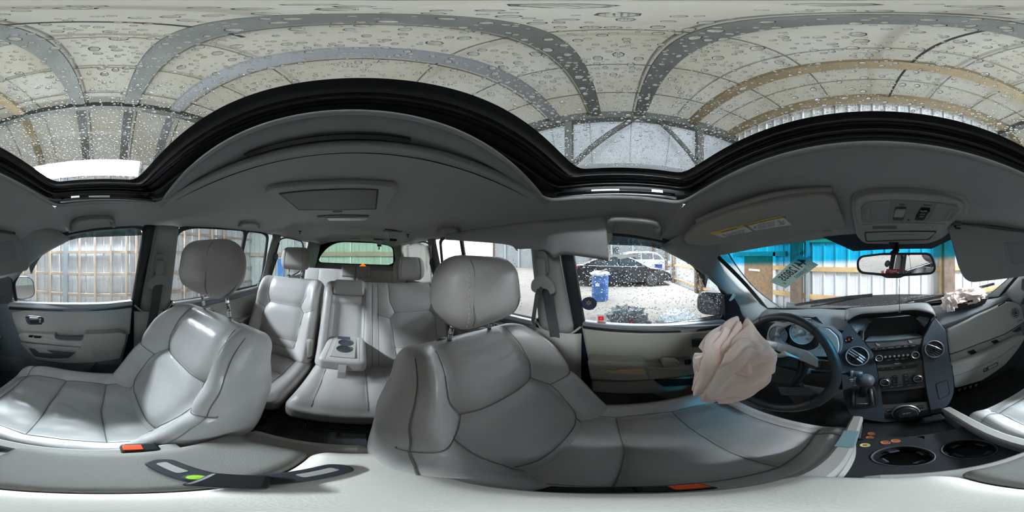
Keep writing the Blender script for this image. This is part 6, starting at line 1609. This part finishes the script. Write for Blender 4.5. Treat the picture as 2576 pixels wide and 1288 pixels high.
# curtain bag over the rear quarter window
cbg = thing('curtain_airbag', 'white curtain airbag hanging over the driver side rear quarter window', 'airbag', S(-1, -1.6, -.05, .03))
vs2 = []; fs2 = []
for i in range(29):
    for j in range(21):
        a = i/28; b = j/20; px_ = 1009+77*a; py_ = 614+96*b+4*math.sin(a*9)*(b < .1)
        vs2.append(PS(px_, py_, .035+.03*noise.noise(Vector((a*3, b*2.2, 4)))+.016*(1-abs(noise.noise(Vector((a*5, b*2, 9))))*2)))
for i in range(28):
    for j in range(20): a = i*21+j; fs2.append([a, a+1, a+22, a+21])
mk('bag', vs2, fs2, M_CLOTHW, cbg, smooth=True, solid=.002)
# roof screen for the rear passengers
TN = Vector((0, .03, -1)).normalized(); T0 = Vector((.07, -.5, .172))
def TP(x, y, off=0): return PL(x, y, T0+TN*off, TN)
rs = thing('roof_screen', 'folded-up roof video screen in a flared grey housing behind the glass roof', 'screen', T0)
def tslab(name, px, off, th, m, r=4., bevel=.002): return slab(name, [TP(x, y, off) for x, y in rnd(px, r)], th, m, rs, bevel, d=-TN)
tslab('housing', [(667, 487, 5), (680, 476, 5), (760, 467), (830, 464), (920, 465), (990, 469, 5), (1001, 479, 6), (990, 497), (960, 540, 6), (935, 550, 5), (870, 553), (800, 553, 5), (752, 531, 5), (700, 502)], .0, .02, mat('screen_housing_grey', (160, 160, 155), .6), r=5, bevel=.008)
tslab('screen_gap', [(700, 487), (830, 476), (953, 477), (947, 527), (850, 530), (751, 529)], .0012, .003, M_BLACK, r=3, bevel=.0005)
tslab('screen_lid', [(705, 489), (830, 479), (948, 479), (944, 525), (850, 528), (753, 527)], .004, .004, mat('screen_lid_grey', (118, 118, 114), .5), r=3, bevel=.0015)
tslab('release_patch', [(834, 532), (860, 531), (862, 534), (838, 535)], .001, .002, M_TRIM_D, r=2, bevel=.0005)
tslab('remote_slot', [(796, 544), (860, 541), (930, 543), (925, 547), (860, 548), (800, 548)], .003, .002, M_TRIM_D, r=3, bevel=.0008)
tslab('dome_lamp', [(822, 550), (870, 549), (924, 551), (918, 555), (870, 556), (828, 555)], .006, .006, mat('lamp_lens_white', (240, 240, 236), .3, coat=.6), r=2, bevel=.001)
# small fittings on the rear ceiling
def fit(label, px, py, d, kind='buckle', s=1.):
    c = PD(px, py, d); zc = roof_at(c.x, c.y); c.z = zc-.001; t_ = thing('ceiling_buckle' if kind == 'buckle' else 'coat_hook', label, kind, c)
    if kind == 'buckle':
        box('ceiling_plate', c+Vector((0, 0, -.004)), (.11*s, .06*s, .008), M_TRIM_D, t_, .003); box('housing', c+Vector((0, 0, -.028*s)), (.045*s, .03*s, .045*s), mat('chalky_label', (200, 200, 196), .6), t_, .004)
        box('release', c+Vector((0, 0, -.055*s)), (.04*s, .026*s, .018*s), M_BLACK, t_, .003); box('tongue', c+Vector((.003, 0, -.078*s)), (.014*s, .004, .035*s), M_CHROME, t_, .001)
    else:
        box('hook_plate', c+Vector((0, 0, -.006)), (.024, .03, .01), M_TRIM_D, t_, .004); tube('hook_arm', [c+Vector((0, 0, -.01)), c+Vector((0, .004, -.03)), c+Vector((0, .018, -.026))], .004, M_TRIM_D, t_, seg=8)
    return t_
fit('larger belt buckle hanging from the rear ceiling over the wide seat', 990, 566, 1.42, s=1.45)
fit('smaller belt buckle hanging before the tailgate glass', 955, 596, 2.2, s=1.4)
fit('coat hook on the rear ceiling, passenger side', 755, 580, 1.5, 'hook'); fit('coat hook on the rear ceiling, driver side', 1026, 590, 1.5, 'hook')
t_ = thing('tailgate_lamp', 'small pale lamp lens above the tailgate glass', 'lamp', (.05, -2.2, .2)); c = P(894, 603, Y=-2.25); c.z = roof_at(c.x, c.y)-.002
box('lens', c, (.11, .05, .012), M_LENS, t_, .004); box('surround', c+Vector((0, 0, .004)), (.13, .07, .01), M_TRIM_D, t_, .004)
# ================================================================ GLASS STICKERS
def gslab(t_, name, px, X, th, m, r=0, side=-1, off=.004): return slab(name, [PS(x, y, off) for x, y in (rnd(px, r) if r else px)], th, m, t_, 0, d=(side, 0, 0))
s1 = thing('round_decal', 'round dark blue decal with a gold star on the driver window', 'decal', PS(1481, 763, .006))
circ = lambda cx, cy, rx, ry, n=32: [(cx+rx*math.cos(2*PI*i/n), cy+ry*math.sin(2*PI*i/n)) for i in range(n)]
gslab(s1, 'disc', circ(1482, 763.5, 19.5, 16.5), 0, .001, mat('decal_navy', (40, 46, 66), .5), off=.008)
gslab(s1, 'star', [(1481+(9 if i % 2 == 0 else 4.2)*math.cos(PI*i/6+PI/2), 762-(7.5 if i % 2 == 0 else 3.6)*math.sin(PI*i/6+PI/2)) for i in range(12)], 0, .0006, mat('decal_gold', (150, 130, 92), .5), off=.0092)
gslab(s1, 'star_centre', circ(1481, 762, 2.2, 2, 12), 0, .0005, mat('decal_navy', (40, 46, 66), .5), off=.0098)
c = PS(1481, 763, .0095); ya = Vector((0, 1, 0)); za = Vector((.23, 0, 1)).normalized()
for k, ch in enumerate('STATE SHERIFF ASSN'):
    a = R(215-250*k/17); rr_ = .036; p = c+ya*math.cos(a)*rr_*-1*-1+za*math.sin(a)*rr_
    if ch != ' ': text('lettering', ch, .0065, p, mat('decal_gold', (150, 130, 92), .5), s1, axes=(ya*math.sin(a)-za*math.cos(a), ya*math.cos(a)+za*math.sin(a)), th=.0001)
s2 = thing('red_decal', 'small white decal with a red square low on the driver window', 'decal', PS(1511, 801, .006))
gslab(s2, 'white_patch', [(1502, 791), (1525, 792), (1525, 810), (1503, 809)], 0, .0006, mat('clear_white', (214, 206, 198), .6), off=.007)
gslab(s2, 'red_square', [(1505, 796), (1518, 796), (1519, 806), (1505, 806)], 0, .0006, mat('decal_red', (225, 28, 38), .5), off=.0085)
gslab(s2, 'red_core', circ(1512, 801, 3.6, 3), 0, .0004, mat('decal_red_light', (255, 90, 80), .5), off=.0092)
for k in range(3): text('lettering', 'NOTICE', .006, PS(1492, 799+3.5*k, .008), M_INK, s2, axes=((0, 1, 0), za), th=.0001, mirror=True)
WNn = Vector((0, .68, .73)); W0 = Vector((0, .715, -.115))-WNn*.012
def WPn(x, y, off=0): return PL(x, y, W0-WNn*off, WNn)
s3 = thing('lot_sticker', 'tilted pale green lot number sticker on the windscreen, its figures mirrored', 'sticker', WPn(1997, 683))
slab('paper', [WPn(x, y) for x, y in ((2010, 640.5), (2059, 666), (1976.5, 725), (1936, 709))], .0004, thin_mat('sticker_pale_green', (196, 210, 204), (200, 214, 208), .45, .7), s3, 0, d=WNn)
Xs = (WPn(1956, 717)-WPn(2034, 653)).normalized(); Ys = (WPn(1973, 675)-WPn(2017, 695)); Ys = (Ys-Xs*Ys.dot(Xs)).normalized()
ctr_ = WPn(1997, 681, .0012); Lx = (WPn(1956, 717)-WPn(2034, 653)).length; Ly = (WPn(1973, 675)-WPn(2017, 695)).length
def stx(s, size, fx, fy, sx=1.): # mirrored from inside: handedness of the axes gives the mirror
    o_ = text('lettering', s, size, ctr_+Xs*Lx*fx+Ys*Ly*fy, M_GREEN, s3, th=.0001, bold=.02)
    x_, y_ = Xs*sx, Ys; z_ = -WNn; o_.data.transform(Matrix((x_, y_, z_)).transposed().to_4x4()); return o_
stx('44128035', Ly*.66, .04, .05, 1.0); stx('3E', Ly*.22, .45, -.25, .8)
stx('NS35', Ly*.20, -.42, .36, .8)
stx('|||||||||||||||||||', Ly*.15, -.40, .02, .35).data.transform(Matrix())
for k in range(3): stx('DEPT OF VEHICLES ISSUED FOR LOT USE', Ly*.07, -.02, -.30-.07*k, .9)
s4 = thing('paper_slip', 'small white paper slip at the top of the windscreen in the blue band', 'paper', WPn(1880, 615))
slab('slip', [WPn(x, y) for x, y in ((1861, 612), (1892, 608), (1898, 622), (1870, 626))], .0006, thin_mat('slip_white', (215, 215, 215), (220, 220, 220), .45, .7), s4, 0, d=WNn)
s5 = thing('bag_scrap', 'white cloth scraps poking out along the driver side windscreen pillar', 'cloth scrap', P(1780, 690, Y=.42))
for px in ([(1773, 684), (1790, 694), (1788, 698), (1778, 696)], ): slab('scrap', [PS(x, y, .02) for x, y in px], .006, M_WHITE, s5, .002, d=(-1, 0, 0))
slab('scrap', [PS(x, y, .05) for x, y in ((1845, 739), (1852, 742), (1846, 752), (1838, 758), (1835, 756), (1840, 748))], .006, M_WHITE, s5, .002, d=(-1, 0, 0))
# ================================================================ OUTSIDE MIRRORS, WIPERS
def door_mirror(label, px, X, gpx, ang):
    t_ = thing('door_mirror', label, 'mirror', P(*px[0], X=X)); pts_ = [P(x, y, X=X) for x, y in rnd(px, 9)]
    sd = 1 if X > 0 else -1; n_ = Vector((-sd*math.sin(R(ang)), -math.cos(R(ang)), 0)); c = sum(pts_, Vector())/len(pts_)
    def mp(x, y, o_=0): return PL(x, y, c+n_*o_, n_)
    slab('housing', [mp(x, y) for x, y in rnd(px, 9)], .09, M_PAINT, t_, .02, d=-n_, seg=4)
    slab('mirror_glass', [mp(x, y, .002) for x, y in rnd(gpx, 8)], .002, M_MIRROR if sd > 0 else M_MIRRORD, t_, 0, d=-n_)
    a_ = c-n_*.05; tube('mirror_arm', [a_, Vector((XC+sd*.79, a_.y+.02, a_.z-.04))], .03, M_BLACK, t_, seg=12)
    P_ = []; R_ = []; N_ = []
    for i in range(150):
        x = random.uniform(min(p[0] for p in gpx)+4, max(p[0] for p in gpx)-4); y = random.uniform(min(p[1] for p in gpx)+3, max(p[1] for p in gpx)-3); P_.append(mp(x, y, .0022)); R_.append(random.uniform(.0008, .002)); N_.append(n_)
    drops('rain_beads', P_, R_, N_, t_, M_WATER, seg=6); return t_, mp, n_
door_mirror('wet outside mirror on the passenger door reflecting a bright lamp', [(28, 700), (44, 695), (74, 695), (87, 706), (90, 740), (82, 750), (55, 756), (32, 752)], 1.02, [(33, 701), (46, 698), (72, 698), (83, 708), (86, 738), (78, 747), (55, 752), (36, 748)], 22)
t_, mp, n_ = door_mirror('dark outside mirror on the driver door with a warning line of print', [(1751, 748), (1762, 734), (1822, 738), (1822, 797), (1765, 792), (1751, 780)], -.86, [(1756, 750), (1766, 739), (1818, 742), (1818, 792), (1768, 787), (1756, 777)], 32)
xa = mp(1800, 760)-mp(1775, 758)
for k, s in enumerate(('OBJECTS IN MIRROR ARE', 'CLOSER THAN THEY APPEAR')): text('lettering', s, .008, mp(1777, 755+4*k, .003), M_PAPER, t_, axes=(xa, n_.cross(xa)), th=.0001)
wp = lambda x, y, Y: P(x, y, Y=Y)
for lb, blade, arm_ in (('wiper lying along the foot of the windscreen on the driver side', [(2000, 767, .985), (2060, 757, .99), (2130, 748, 1.0), (2195, 742, 1.0)], [(2040, 770, 1.02), (2100, 760, 1.02), (2160, 748, 1.01)]),
                        ('wiper lifted over the foot of the windscreen on the passenger side', [(2300, 757, 1.0), (2380, 742, .99), (2440, 729, .96), (2500, 714, .92)], [(2290, 766, 1.03), (2350, 750, 1.02), (2420, 738, .99), (2470, 740, .98)])):
    t_ = thing('wiper', lb, 'wiper', wp(*blade[0])); tube('blade', [wp(*q) for q in blade], .008, M_BLACK, t_, flat=(.016, .02), seg=8); tube('arm', [wp(*q) for q in arm_], .007, M_BLACKG, t_, seg=8)
    for q in blade[1:3]: box('bracket', wp(*q), (.04, .02, .014), M_BLACKG, t_, .004)
# ================================================================ lean the whole car, pin parts that hang under nothing
bpy.context.view_layer.update()
for o in CARTOP: o.matrix_world = CAR @ o.matrix_world
bpy.context.view_layer.update()
